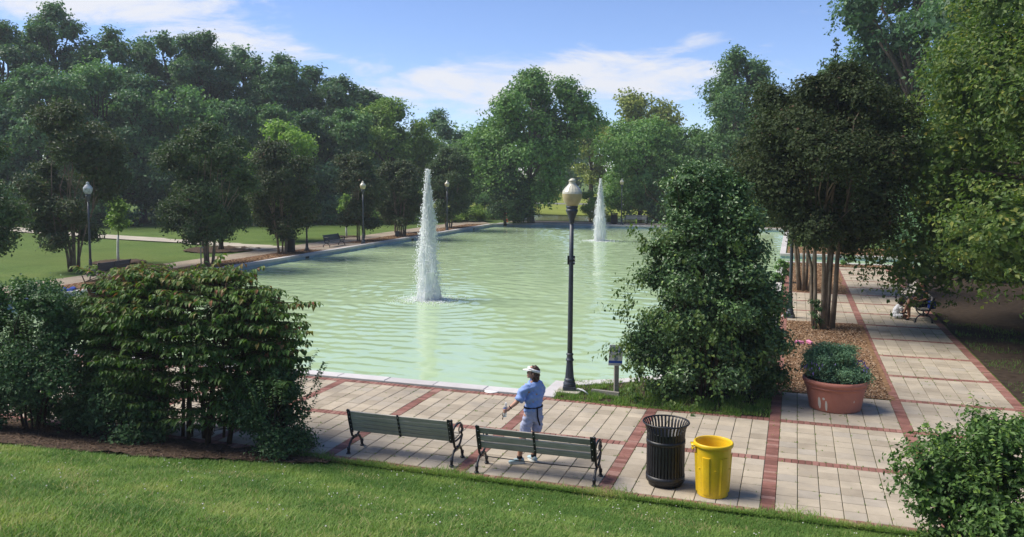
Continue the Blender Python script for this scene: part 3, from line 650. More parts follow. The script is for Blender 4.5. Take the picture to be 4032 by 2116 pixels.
# ------------------------------------------------------------------ trees
PROF = {'oval': lambda t: np.sqrt(np.clip(1-(2*t-1)**2, .02, 1)), 'vase': lambda t: np.clip(.45+1.3*t, 0, 1)*np.sqrt(np.clip(1-np.clip((t-.55)/.47, 0, 1)**2, .02, 1)),
        'cone': lambda t: np.clip(1.02-t, .06, 1)**.8*np.clip(.6+3*t, 0, 1), 'cone2': lambda t: np.interp(t, [0, .1, .45, .8, 1], [.95, 1, .84, .58, .2]), 'skirt': lambda t: np.sqrt(np.clip(1-t**1.9, .02, 1))*np.clip(.9+.6*t, 0, 1), 'dome': lambda t: np.sqrt(np.clip(1-t**2.2, .02, 1))*np.clip(.72+1.2*t, 0, 1)}
def crown_cloud(g, h, zb, rx, n, leaf, lobes, prof='oval', clus=7, upb=.35, lobe_k=.34, out=.12, ry=None, wr=.6, sag=0):
    ry = ry or rx; t = (np.arange(lobes)+g.random(lobes))/lobes; g.shuffle(t); t = .06+.88*t
    pf = PROF[prof](t); a = np.arange(lobes)*2.39996+g.random(lobes)*.9; rr = pf*(.12+.60*g.random(lobes)**.6)
    rr[t > .9] *= .3
    lc = np.stack([rx*rr*np.cos(a), ry*rr*np.sin(a), zb+(h-zb)*t], 1)
    lr = rx*lobe_k*(.75+.6*g.random(lobes))*(.55+.45*pf); lrz = np.minimum(lr*.8, (h-zb)*.28)
    lc[:, 2] = np.clip(lc[:, 2], zb+lrz*.6, h-lrz*.95)
    m = n//clus; k = g.choice(lobes, m, p=lr**2/np.sum(lr**2)); d = norm(g.normal(0, 1, (m, 3))+np.array([0, 0, upb]))
    cd_ = norm((lc-np.array([0, 0, (zb+h)/2]))*np.array([1, 1, .7])+1e-6)[k]
    d = norm(d+cd_*.55)
    q = d*3.1; bump = 1+.16*np.sin(q[:, 0]*2.1+k)*np.sin(q[:, 1]*2.3+k*1.7)+.12*np.sin(q[:, 2]*4+k*2.1)
    rad = (.72+.34*g.random(m)**.7)*bump; ext = g.random(m) < out; rad[ext] += .22*g.random(ext.sum())
    C = lc[k]+d*np.stack([lr[k]*rad, lr[k]*rad*(ry/rx), lrz[k]*rad], 1)
    # drop clusters buried in a neighbour
    keep = np.ones(m, bool)
    for i in range(lobes):
        e = (C-lc[i])/np.array([lr[i], lr[i], lrz[i]]); keep &= ~((np.sum(e*e, 1) < .40) & (k != i))
    C, d, k = C[keep], d[keep], k[keep]; m = len(C)
    ct = g.random(m); Pn = np.repeat(C, clus, 0)+g.normal(0, 1, (m*clus, 3))*leaf*np.array([.95, .95, .6]); N = np.repeat(d, clus, 0)*.7+g.normal(0, .55, (m*clus, 3))+np.array([0, 0, .45])
    sz = leaf*(.6+.75*g.random(m*clus)); V, F = leafquads(Pn, N, sz, g, wr)
    tint = np.clip(.5*np.repeat(ct, clus)+.5*g.random(m*clus), 0, 1)
    # foliage deeper inside the lobes closes the crown
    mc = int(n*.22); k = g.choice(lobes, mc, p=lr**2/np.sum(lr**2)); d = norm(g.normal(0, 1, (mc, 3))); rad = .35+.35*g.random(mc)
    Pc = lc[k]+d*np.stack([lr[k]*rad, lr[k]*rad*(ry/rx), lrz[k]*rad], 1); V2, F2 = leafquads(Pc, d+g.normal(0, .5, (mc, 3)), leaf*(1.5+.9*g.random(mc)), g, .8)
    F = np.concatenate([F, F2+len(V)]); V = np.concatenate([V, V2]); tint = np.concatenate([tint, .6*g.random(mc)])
    return V, F, np.repeat(tint, 2), lc
def limb(m, a, b, r0, r1, g, n=5, wob=.06, seg=6):
    a, b = Vector(a), Vector(b); L = (b-a).length; pts = []; rr = []
    for i in range(n+1):
        t = i/n; p = a.lerp(b, t); s = math.sin(math.pi*t)
        p = p+Vector((g.normal(0, wob), g.normal(0, wob), g.normal(0, wob*.4)))*L*s*.5+Vector((0, 0, L*.10*s)); pts.append(p); rr.append(r0+(r1-r0)*t)
    m.tube(pts, rr, seg); return pts
def tree(name, label, x, y, h, w, mat, seed, bark='bark', zb=None, n=9000, leaf=.34, lobes=18, prof='oval', stems=1, group=None, cat='tree', trunk_r=None, ry=None, lobe_k=.34, upb=.35, clus=7, out=.12, base_spread=.12, lean=(0, 0), stemtop=None, rz=None, z0=None, wr=.6):
    g = np.random.default_rng(seed); zb = .16*h if zb is None else zb
    gz = float(terrain(x, y)) if z0 is None else z0
    root = empty(name, (x, y, gz), g.random()*6 if rz is None else rz); tag(root, label, cat, group)
    V, F, tint, lc = crown_cloud(g, h, zb, w/2, n, leaf, lobes, prof, clus, upb, lobe_k, out, ry, wr)
    V = V+np.stack([lean[0]*V[:, 2]/h, lean[1]*V[:, 2]/h, 0*V[:, 2]], 1); lc = lc+np.stack([lean[0]*lc[:, 2]/h, lean[1]*lc[:, 2]/h, 0*lc[:, 2]], 1)
    np_mesh('crown', V, F, mat, root, tint=tint)
    tr = trunk_r or .022*h
    if stems == 1:
        m = MB(); top = zb+.45*(h-zb)
        tp = [(0, 0, -.15), (0, 0, .05*h), (g.normal(0, .01)*h+lean[0]*.3, g.normal(0, .01)*h, .5*top), (lean[0]*.6, lean[1]*.6, top)]
        m.tube(tp, [tr*1.5, tr*1.05, tr*.85, tr*.45], 10)
        for c in lc:
            s = min(.95, max(.35, c[2]/top*.6)); p = Vector(tp[2]).lerp(Vector(tp[3]), max(0, (s-.5)*2)) if s > .5 else Vector(tp[1]).lerp(Vector(tp[2]), s*2)
            limb(m, p, c, tr*.38, tr*.08, g)
        m.build('trunk', bark, root, True)
    else:
        per = [[] for _ in range(stems)]
        st = stemtop or zb+.25*(h-zb); ends = []
        for i in range(stems):
            a = 6.283*i/stems+g.normal(0, .25); r = w*.5*(.16+.20*g.random()); ends.append(Vector((r*math.cos(a), r*math.sin(a), st*(.85+.4*g.random()))))
        for c in lc:
            i = min(range(stems), key=lambda q: (ends[q].x-c[0])**2+(ends[q].y-c[1])**2+g.random()*.6); per[i].append(c)
        for i in range(stems):
            m = MB(); a = math.atan2(ends[i].y, ends[i].x); b0 = Vector((base_spread*math.cos(a), base_spread*math.sin(a), -.1)); s_r = tr*(.75+.5*g.random())
            mid = b0.lerp(ends[i], .5); mid = Vector((mid.x*.7, mid.y*.7, mid.z))
            q1 = b0.lerp(mid, .5)+Vector((g.normal(0, .03), g.normal(0, .03), 0)); q3 = mid.lerp(ends[i], .5)+Vector((g.normal(0, .04), g.normal(0, .04), .05))
            m.tube([b0, q1, mid, q3, ends[i]], [s_r*1.3, s_r, s_r*.85, s_r*.72, s_r*.55], 8)
            for c in per[i]: limb(m, ends[i] if g.random() < .6 else q3, c, s_r*.5, s_r*.12, g)
            m.build('trunk', bark, root, True)
    return root
WOOD = 'trees of the wood behind the left lawn'
def forest():
    back = [(-68.5, 45.1, 18.3, 13.5, 'wood tree at the left frame edge, top row'), (-62.5, 44.5, 18.4, 12.5, 'wood tree left of the tall peak on the skyline'), (-61.2, 49.8, 21.6, 10.5, 'tallest tree of the wood, a ragged peak against the left cloud'),
            (-56.7, 52.6, 18.6, 13, 'wood tree just right of the tall peak, below the left cloud'), (-54.0, 57.3, 19.3, 12, 'broad wood tree under the right end of the left cloud'), (-48.4, 56.5, 18.9, 9.5, 'rounded wood tree knob on the skyline right of the left cloud'), (-48.3, 62.4, 17.8, 12, 'wood tree where the skyline starts to fall'),
            (-43.1, 61.6, 17.3, 10.5, 'wood tree on the middle of the falling skyline'), (-42.5, 66.8, 16.2, 10, 'wood tree on the lower falling skyline'), (-37.9, 65, 15.0, 9.5, 'pale topped wood tree on the lower falling skyline'), (-35.6, 67.6, 13.8, 8.5, 'last tree at the right end of the wood skyline')]
    for i, (x, y, h, w, lab) in enumerate(back):
        tree('tree', lab, x, y, h, w, 'l_forest', 100+i, n=17000, leaf=.34, lobes=46, zb=.03*h, group=WOOD, upb=.6, lobe_k=.23, out=.15)
    front = [(-53.5, 34.6, 11.2, 10, 'wood edge tree at the left frame edge above the darkest myrtle', 0), (-50, 37.6, 12.6, 11, 'wood edge tree behind the dark myrtle left of the moulded lamp', 0), (-48.6, 42.3, 13.8, 11.5, 'wood edge tree rising above the moulded lamp', 1), (-44.5, 43, 12.6, 10, 'wood edge tree above the near sapling', 0), (-41, 44.8, 11.7, 9, 'lighter wood edge tree left of the second myrtle top', 1),
             (-39.5, 49, 10.9, 9, 'wood edge tree right above the second myrtle', 0), (-37.5, 51.7, 10.6, 8, 'wood edge tree above the bright green tree', 1), (-33.3, 52.1, 10.4, 8, 'dark wood edge tree right of the bright green tree', 0), (-31.4, 55.5, 10.6, 7.5, 'wood edge tree left of the pale round tree', 1)]
    for i, (x, y, h, w, lab, k) in enumerate(front):
        tree('tree', lab, x, y, h, w, 'l_forest2' if k else 'l_forest', 130+i, n=12500, leaf=.30, lobes=36, zb=.05*h, group=WOOD, upb=.55, lobe_k=.23, out=.15)
    under = [(-58, 33, 5.5, 9), (-50.5, 35, 5.6, 9), (-44.2, 38.4, 5.4, 8.5), (-40.0, 42.8, 5.3, 8.5), (-36.5, 46.6, 5.0, 8.5), (-32.8, 50.2, 4.6, 8), (-29.6, 53.2, 3.6, 6.5)]
    labs = ['leafy undergrowth at the left frame edge of the wood', 'undergrowth behind the dark left myrtle', 'undergrowth behind the near sapling', 'dark undergrowth between sapling and second myrtle', 'undergrowth between the second and third myrtles', 'undergrowth behind the third myrtle', 'low undergrowth at the right end of the wood']
    for i, (x, y, h, w) in enumerate(under):
        tree('undergrowth', labs[i], x, y, h, w, 'l_forest', 150+i, n=5200, leaf=.26, lobes=14, zb=.05, group='undergrowth along the edge of the wood', cat='bush', prof='dome', trunk_r=.06)
    # low weeds along the wood edge, far bank
    for i, (x, y, h, w, lab) in enumerate([(-26.5, 54.0, 1.3, 5.5, 'low bright weeds at the lawn edge right of the wood'), (-23.0, 58.5, 1.2, 5, 'low weeds behind the fourth myrtle'), (-20.5, 60.5, 1.5, 4.5, 'low weeds behind the fifth myrtle')]):
        tree('weed_clump', lab, x, y, h, w, 'l_bright', 160+i, n=2600, leaf=.2, lobes=9, zb=.02, cat='weeds', prof='dome', trunk_r=.02)
forest()
def park_trees():
    tree('tree', 'bright yellow green tree behind the third myrtle on the left lawn', -24.0, 33.5, 8.1, 6.4, 'l_bright', 201, n=11000, leaf=.22, lobes=20, zb=1.6, upb=.5, lobe_k=.3, out=.2)
    tree('tree', 'tree in the dark mulch circle behind the second myrtle', -23.5, 26.2, 6.4, 4.2, 'l_myrtle', 202, n=7000, leaf=.16, lobes=16, zb=1.6)
    tree('tree', 'pale green round tree left of the near water jet', -30.1, 62.1, 12.2, 10.5, 'l_bright', 203, n=14000, leaf=.30, lobes=24, zb=1.2, upb=.5, lobe_k=.29)
    tree('tree', 'dark tree on the skyline just left of the big sycamore', -32.0, 78.8, 12.0, 8.0, 'l_forest', 204, n=7000, leaf=.34, lobes=16)
    tree('tree', 'leafy tree filling the gap between the pale round tree and the sycamore', -24.5, 72.5, 9.2, 9.5, 'l_mid', 219, n=9500, leaf=.3, lobes=26, zb=1.5, lobe_k=.27)
    tree('sycamore', 'big spreading sycamore beyond the far end of the pool', -14.3, 59.9, 14.4, 13.6, 'l_mid', 205, 'bark_pale', n=22000, leaf=.31, lobes=40, zb=1.7, trunk_r=.30, lobe_k=.24, out=.28, upb=.45, prof='oval')
    tree('evergreen_tree', 'low dark evergreen at the far left pool corner', -16.1, 57.6, 6.2, 5.6, 'l_conifer', 206, n=9000, leaf=.21, lobes=22, zb=.05, prof='dome', trunk_r=.12, cat='tree')
    tree('tree', 'mid green tree right of the sycamore behind the far jet', -5.6, 69.5, 10.0, 10.5, 'l_mid', 207, n=13000, leaf=.30, lobes=28, zb=.9, out=.2)
    tree('tree', 'sunny yellow tree far beyond the meadow, right of the sycamore', -10.3, 95.5, 15.6, 12, 'l_yellow', 208, n=9500, leaf=.42, lobes=20, zb=2)
    tree('tree', 'small yellow treetop showing against the sky beside the sycamore', -17.2, 97.0, 14.9, 6.5, 'l_yellow', 209, n=4500, leaf=.4, lobes=12, zb=3)
    tree('tree', 'tall tree left of the dark right myrtle against the sky', 4.1, 69.0, 16.9, 10.5, 'l_forest2', 210, n=18000, leaf=.30, lobes=44, zb=1.6, lobe_k=.27, out=.2)
    tree('tree', 'leafy tree between the far jet and the big shrub', -.5, 71.5, 9.5, 8, 'l_mid', 211, n=9000, leaf=.28, lobes=18, zb=1.2)
    tree('tree', 'tree behind the big shrub at the far right pool corner', 9.5, 66.5, 10.0, 9, 'l_mid', 212, n=9000, leaf=.28, lobes=18, zb=.8)
    tree('small_tree', 'small pale willowy tree beside the far jet', -9.4, 63.6, 3.0, 2.3, 'l_bright', 213, n=2600, leaf=.15, lobes=9, zb=.6, trunk_r=.05)
    tree('weed_clump', 'tall yellow weeds by the pond left of the far bin', -8.4, 63.9, 1.5, 3.4, 'l_yellow', 214, n=1800, leaf=.16, lobes=7, zb=.02, cat='weeds', prof='dome', trunk_r=.02)
    tree('weed_clump', 'bright bush at the foot of the dark right myrtle across the pool', 5.6, 62.6, 2.6, 5.0, 'l_yellow', 215, n=2800, leaf=.2, lobes=9, zb=.02, cat='weeds', prof='dome', trunk_r=.03)
    for i, (x, y, h, w, lab) in enumerate([(-20.5, 66.8, 2.6, 5, 'dark shore bush left of the low evergreen'), (-2.5, 66.2, 2.8, 5.5, 'dark bush behind the pale far bench'), (2.5, 66.0, 3.2, 6, 'dark bush behind the top of the big shrub')]): tree('bush', lab, x, y, h, w, 'l_forest2', 260+i, n=3500, leaf=.22, lobes=14, zb=.05, cat='bush', prof='dome', trunk_r=.05)
    for i, (x, y, h, w) in enumerate([(-75, 150, 13, 22), (-55, 155, 14, 22), (-36, 150, 13, 20), (-20, 156, 15, 22), (-2, 150, 14, 22), (18, 154, 15, 22), (38, 148, 15, 22)]):
        tree('tree', ['hazy tree of the far meadow row, behind the wood', 'far meadow tree behind the pale round tree', 'far meadow tree left of the sycamore trunk', 'far meadow tree right of the sycamore trunk', 'far meadow tree behind the far jet', 'far meadow tree behind the big shrub', 'far meadow tree behind the right myrtle'][i], x, y, h, w, 'l_mid', 220+i, n=3600, leaf=.75, lobes=16, zb=1.0, group='tree row beyond the meadow', prof='oval')
    # right side masses
    for i, (x, y, h, w, lab) in enumerate([(17.5, 26.5, 4.2, 5.5, 'dark bush behind the empty bench right of the path'), (20.5, 19.0, 4.5, 6, 'dark bush behind the seated person'), (22.5, 11.5, 4.5, 6, 'dark bush deep under the linden at the right frame edge'), (17.0, 38.5, 4.5, 6, 'bush beyond the side channel on the right'), (23, 44, 6, 9, 'tall bush beyond the side channel at the right'), (12.5, 62, 6, 9, 'bush at the far right end of the pool')]):
        tree('bush', lab, x, y, h, w, 'l_forest', 240+i, n=5500, leaf=.2, lobes=18, zb=.05, cat='bush', prof='dome', trunk_r=.05)
    tree('tree', 'tall dark tree reaching the top of the frame right of the dark myrtle', 17.0, 46.5, 21, 13.5, 'l_forest', 230, n=22000, leaf=.30, lobes=50, zb=1, out=.15, upb=.5, lobe_k=.22)
    tree('tree', 'dark tree filling the gap behind the right myrtle', 14.6, 50.0, 15.5, 9, 'l_forest', 231, n=9000, leaf=.28, lobes=20, zb=1.5, out=.2)
    tree('tree', 'dark tree behind the linden at the top right corner', 21.5, 33.0, 18, 13, 'l_forest', 232, n=16000, leaf=.26, lobes=40, zb=2, out=.2)
    tree('tree', 'shaded tree behind the benches right of the path', 22.5, 22.0, 12, 10, 'l_forest', 233, n=9000, leaf=.22, lobes=20, zb=.6)
    tree('linden', 'big linden with yellowing leaves overhanging the right path', 18.1, 10.2, 13.6, 15.6, 'l_linden', 234, n=110000, leaf=.132, lobes=112, zb=.75, prof='skirt', lobe_k=.18, upb=.55, out=.2, trunk_r=.24, rz=0, clus=9)
park_trees()
def myrtles():
    G_ = 'crape myrtles in the mulch strips along the pool'
    spec = [(-19.6, 6.2, 6.0, 4.6, 0, 'dark crape myrtle cut off by the left frame edge', 0, 1.5), (-22.9, 14.6, 7.9, 5.4, 1, 'large brownish crape myrtle behind the moulded lamp', 7, 1.55), (-18.55, 18.8, 7.1, 5.5, 0, 'dense green crape myrtle, second along the left pool edge', 6, 1.3), (-18.45, 25.1, 6.4, 5.0, 1, 'reddish crape myrtle in front of the far litter bin', 6, 1.25),
            (-19.0, 35.3, 6.2, 3.9, 1, 'reddish crape myrtle beside the second lamp', 4, 1.15), (-18.1, 40.1, 5.6, 4.2, 1, 'crape myrtle just left of the near water jet', 4, 1.2), (-18.7, 50.3, 6.8, 4.8, 0, 'crape myrtle beside the lamp right of the near jet', 4, 1.2)]
    for i, (x, y, h, w, red, lab, st, zb) in enumerate(spec):
        tree('crape_myrtle', lab, x, y, h, w, 'l_myrtle_red' if red else 'l_myrtle', 300+i, 'bark_myrtle', n=20000, leaf=.145 if i < 4 else .17, lobes=34, zb=zb*.72, prof='oval' if i in (2, 3, 5) else 'vase', stems=max(4, st), group=G_, trunk_r=.055, lobe_k=.27, out=.2, base_spread=.2, upb=.45)
    tree('crape_myrtle', 'small thin trunked tree between the fourth and fifth myrtles', -20.2, 43.4, 4.8, 3.0, 'l_mid', 310, 'bark_myrtle', n=4500, leaf=.15, lobes=14, zb=1.4, prof='oval', stems=3, trunk_r=.07, base_spread=.12, cat='tree')
    big = tree('crape_myrtle', 'tall dark crape myrtle with many pale trunks in the tan mulch', 10.40, 10.75, 7.9, 6.4, 'l_myrtle_dark', 311, 'bark_myrtle', n=40000, leaf=.108, lobes=46, zb=2.3, prof='vase', stems=7, group=G_, trunk_r=.056, lobe_k=.22, out=.25, base_spread=.26, stemtop=4.2, rz=0, upb=.45)
    r = tree('crape_myrtle', 'crape myrtle behind the many trunked one, near the channel', 9.95, 19.3, 8.3, 6.2, 'l_myrtle_dark', 312, 'bark_myrtle', n=16000, leaf=.14, lobes=34, zb=2.1, prof='vase', stems=6, group=G_, trunk_r=.06, lobe_k=.25, out=.2, base_spread=.2, stemtop=3.5, rz=0)
    # leggy shoot above the crown
    g = np.random.default_rng(5); m = MB(); m.tube([(-.1, .2, 6.2), (.05, .15, 7.4), (.12, .1, 8.2), (.14, .1, 8.75)], [.02, .014, .009, .004], 5); m.build('shoot', 'twig', big, True)
    n = 170; zz = np.concatenate([g.uniform(7.7, 8.8, 110), g.normal(7.85, .07, 60)]); V, F = leafquads(np.stack([.12+g.normal(0, .05, n), .1+g.normal(0, .05, n), zz], 1), g.normal(0, 1, (n, 3)), .08+.05*g.random(n), g); np_mesh('shoot_leaves', V, F, 'l_myrtle', big, tint=np.repeat(g.random(n)*.6, 2))
myrtles()
def saplings():
    for x, y, h, lab, sd, n, gl in ((-23.83, 18.34, 3.35, 'young sapling with white trunk guard behind the left bench', 320, 1500, 1.45), (-21.66, 38.1, 3.1, 'far sapling, its white guard showing beside the fourth myrtle', 321, 900, 1.4)):
        z = float(terrain(x, y)); root = empty('sapling', (x, y, z)); tag(root, lab, 'sapling', 'saplings with white trunk guards'); g = np.random.default_rng(sd)
        m = MB(); m.tube([(0, 0, -.1), (.02, 0, 1), (.05, .02, 2), (.06, 0, h*.93)], [.035, .03, .022, .008], 8); V, F, t, lc = crown_cloud(g, h, 1.75, .72, n, .15, 12, 'cone', 5, lobe_k=.36)
        for c in lc: limb(m, (.04, .01, max(1.6, c[2]-.35)), c, .012, .004, g, 3, seg=5)
        m.build('trunk', 'twig', root, True); np_mesh('crown', V, F, 'l_bright', root, tint=t)
        MB().tube([(0, 0, -.04), (-.02, 0, .5), (.0, 0, gl-.4), (.03, 0, gl)], [.07, .062, .058, .055], 10).build('trunk_guard', 'white_plastic', root, True)
saplings()

# ------------------------------------------------------------------ shrubs
def shrub(name, label, x, y, h, w, mat, seed, n, leaf, lobes=30, prof='dome', z=None, ry=None, lobe_k=.24, out=.25, clus=6, stems=7, zb=.02, upb=.4, wr=.6, group=None, rz=0, lean=(0, 0)):
    return tree(name, label, x, y, h, w, mat, seed, 'twig', zb=zb, n=n, leaf=leaf, lobes=lobes, prof=prof, stems=stems, cat='shrub', trunk_r=.022, ry=ry, lobe_k=lobe_k, out=out, clus=clus, base_spread=.15, stemtop=h*.45, z0=z, rz=rz, upb=upb, wr=wr, group=group, lean=lean)
def shrubs():
    # the big holly by the pool corner, overgrown with vine
    root = shrub('holly_shrub', 'huge dark holly shrub overgrown with vine between pool and plaza', 7.82, 1.35, 4.85, 4.3, 'l_holly', 401, 64000, .075, 130, 'cone2', 0, lobe_k=.165, ry=1.45, out=.16, stems=9)
    g = np.random.default_rng(402)
    V, F, t, lc = crown_cloud(g, 4.95, 2.6, 1.25, 6000, .075, 24, 'oval', 6, .4, .27, .4, 1.25); V += np.array([-.3, .2, 0]); np_mesh('upper_crown', V, F, 'l_holly', root, tint=np.clip(t*1.0, 0, 1))
    m = MB()
    for c in lc: limb(m, (-.25+g.normal(0, .1), .2+g.normal(0, .1), 1.4), (c[0]-.3, c[1]+.2, c[2]), .016, .004, g, 5, .07, 5)
    for i in range(16):
        a = g.uniform(0, 6.28); limb(m, (-.3, .2, 2+g.random()), (-.42+1.3*math.cos(a), .35+1.1*math.sin(a), 3.2+1.6*g.random()), .010, .003, g, 5, .08, 5)
    m.build('branch', 'twig', root, True)
    # vine leaves: hang over the left face and climb through the middle
    n = 2600; Pn = []; 
    for i in range(38):
        a = g.uniform(-2.9, -.4) if i < 55 else g.uniform(0, 6.28); z0 = g.uniform(.25, 3.9); rr = 1.62 if z0 < 2.2 else 1.25
        if g.random() < .5: a = g.normal(-2.3, .35)
        c = np.array([math.cos(a)*rr*1.08-(.25 if z0 > 2 else 0), math.sin(a)*rr*.9+(.2 if z0 > 2 else 0), z0]); d = np.array([-math.sin(a)*g.normal(0, .5), math.cos(a)*g.normal(0, .5), g.normal(-.1, .5)])
        k = int(g.integers(16, 46)); Pn.append(c+d*np.linspace(0, .9, k)[:, None]+g.normal(0, .06, (k, 3)))
    # a spray reaching left over the water and above the sign
    for s, e, k in (((-1.4, -.5, 1.75), (-2.1, -.85, 1.98), 40), ((-1.4, -.8, 1.15), (-2.0, -1.0, 1.12), 60), ((-1.5, -.7, 1.35), (-1.95, -1.05, .95), 45), ((-1.35, -.3, 2.35), (-1.85, -.5, 2.5), 40), ((-1.6, -.6, .9), (-2.25, -1.0, .98), 16)):
        Pn.append(np.array(s)+(np.array(e)-np.array(s))*np.linspace(0, 1, k)[:, None]+g.normal(0, .06, (k, 3)))
    Pn = np.concatenate(Pn); n = len(Pn); N = norm(Pn*np.array([1, 1, 0]))*.8+g.normal(0, .35, (n, 3))+np.array([0, 0, .5]); A = np.tile([0, 0, -1.], (n, 1))+g.normal(0, .4, (n, 3))
    V, F = leafbent(Pn, N, A, +.065+.05*g.random(n), .75, .12, .25); np_mesh('vine', V, F, 'l_vine', root, tint=np.repeat(g.random(n), 4))
    # privets either side of the viburnum
    gz = lambda x, y: float(terrain(x, y))
    shrub('privet_shrub', 'dark privet shrub at the left frame edge', -3.4, -5.15, 2.75, 3.9, 'l_privet', 410, 26000, .062, 40, 'dome', gz(-3.4, -5.15), ry=1.2, lobe_k=.23, out=.35)
    shrub('privet_shrub', 'low dark privet to the right of the viburnum, beside the first bench', 1.2, -4.6, 1.5, 2.1, 'l_privet', 411, 14000, .052, 34, 'dome', gz(1.25, -4.45), ry=.75, lobe_k=.25, out=.45)
    shrub('privet_shrub', 'dark low privet below the left half of the viburnum', -1.7, -4.85, 1.3, 2.4, 'l_privet', 412, 10000, .06, 24, 'dome', gz(-1.7, -4.85), ry=.8, lobe_k=.25, out=.4)
    shrub('young_shrub', 'leafy shrub with bright shoot tips in the bottom right corner', 11.95, -5.75, 1.75, 3.1, 'l_shrub', 413, 18000, .062, 46, 'dome', gz(11.95, -5.75), ry=1.2, lobe_k=.24, out=.5)
    shrub('pool_weed', 'small leafy weed leaning over the right pool edge', 9.0, 21.6, 1.0, .9, 'l_mid', 414, 900, .10, 9, 'oval', 0, stems=4)
    shrub('pool_weed', 'tuft of weeds at the corner of the side channel', 12.1, 30.2, .55, .9, 'l_mid', 415, 500, .08, 7, 'dome', 0, stems=3)
    shrub('pool_weed', 'short sucker shoots at the foot of the many trunked myrtle', 10.2, 10.35, 1.0, .55, 'l_privet', 416, 900, .05, 9, 'oval', 0, stems=4)
    # sprigs sticking out of the young shrub and the right privet
    for x, y, hh, mat, par, k in ((11.95, -5.75, 1.75, 'l_shrub', 'young_shrub', 22), (1.25, -4.45, 1.4, 'l_privet', 'privet_shrub.001', 34), (-3.4, -5.15, 2.5, 'l_privet', 'privet_shrub', 34)):
        par = bpy.data.objects[par]; g = np.random.default_rng(k); m = MB(); PP = []; NN = []; AA = []
        for i in range(k):
            a = g.uniform(0, 6.28); r0 = .55+.3*g.random(); b = Vector((math.cos(a)*r0, math.sin(a)*r0*.8, hh*(.55+.35*g.random()))); d = Vector((math.cos(a)*.5, math.sin(a)*.5, .8+.5*g.random())).normalized(); L = .25+.3*g.random()
            pts = [b+d*L*t+Vector((0, 0, -.05*t*t)) for t in (0, .5, 1)]; m.tube(pts, [.004, .003, .002], 4)
            q = int(L/.022); tt = np.linspace(.1, 1, q)[:, None]; side = np.where(np.arange(q) % 2 == 0, 1, -1)[:, None]; s = np.array(d.cross(Vector((0, 0, 1))).normalized())
            PP.append(np.array(b)+np.array(d)*L*tt); AA.append(s*side*.8+np.array(d)*.6+g.normal(0, .15, (q, 3))); NN.append(np.tile([0, 0, 1.], (q, 1))+g.normal(0, .3, (q, 3)))
        PP, NN, AA = map(np.concatenate, (PP, NN, AA)); V, F = leafbent(PP, NN, AA, .05+.03*g.random(len(PP)), .5)
        tag(m.build('twigs', 'twig', par), kind='stuff'); np_mesh('shoot_leaves', V, F, mat, par, tint=np.repeat(np.clip(.55+.45*g.random(len(PP)), 0, 1), 4))
shrubs()
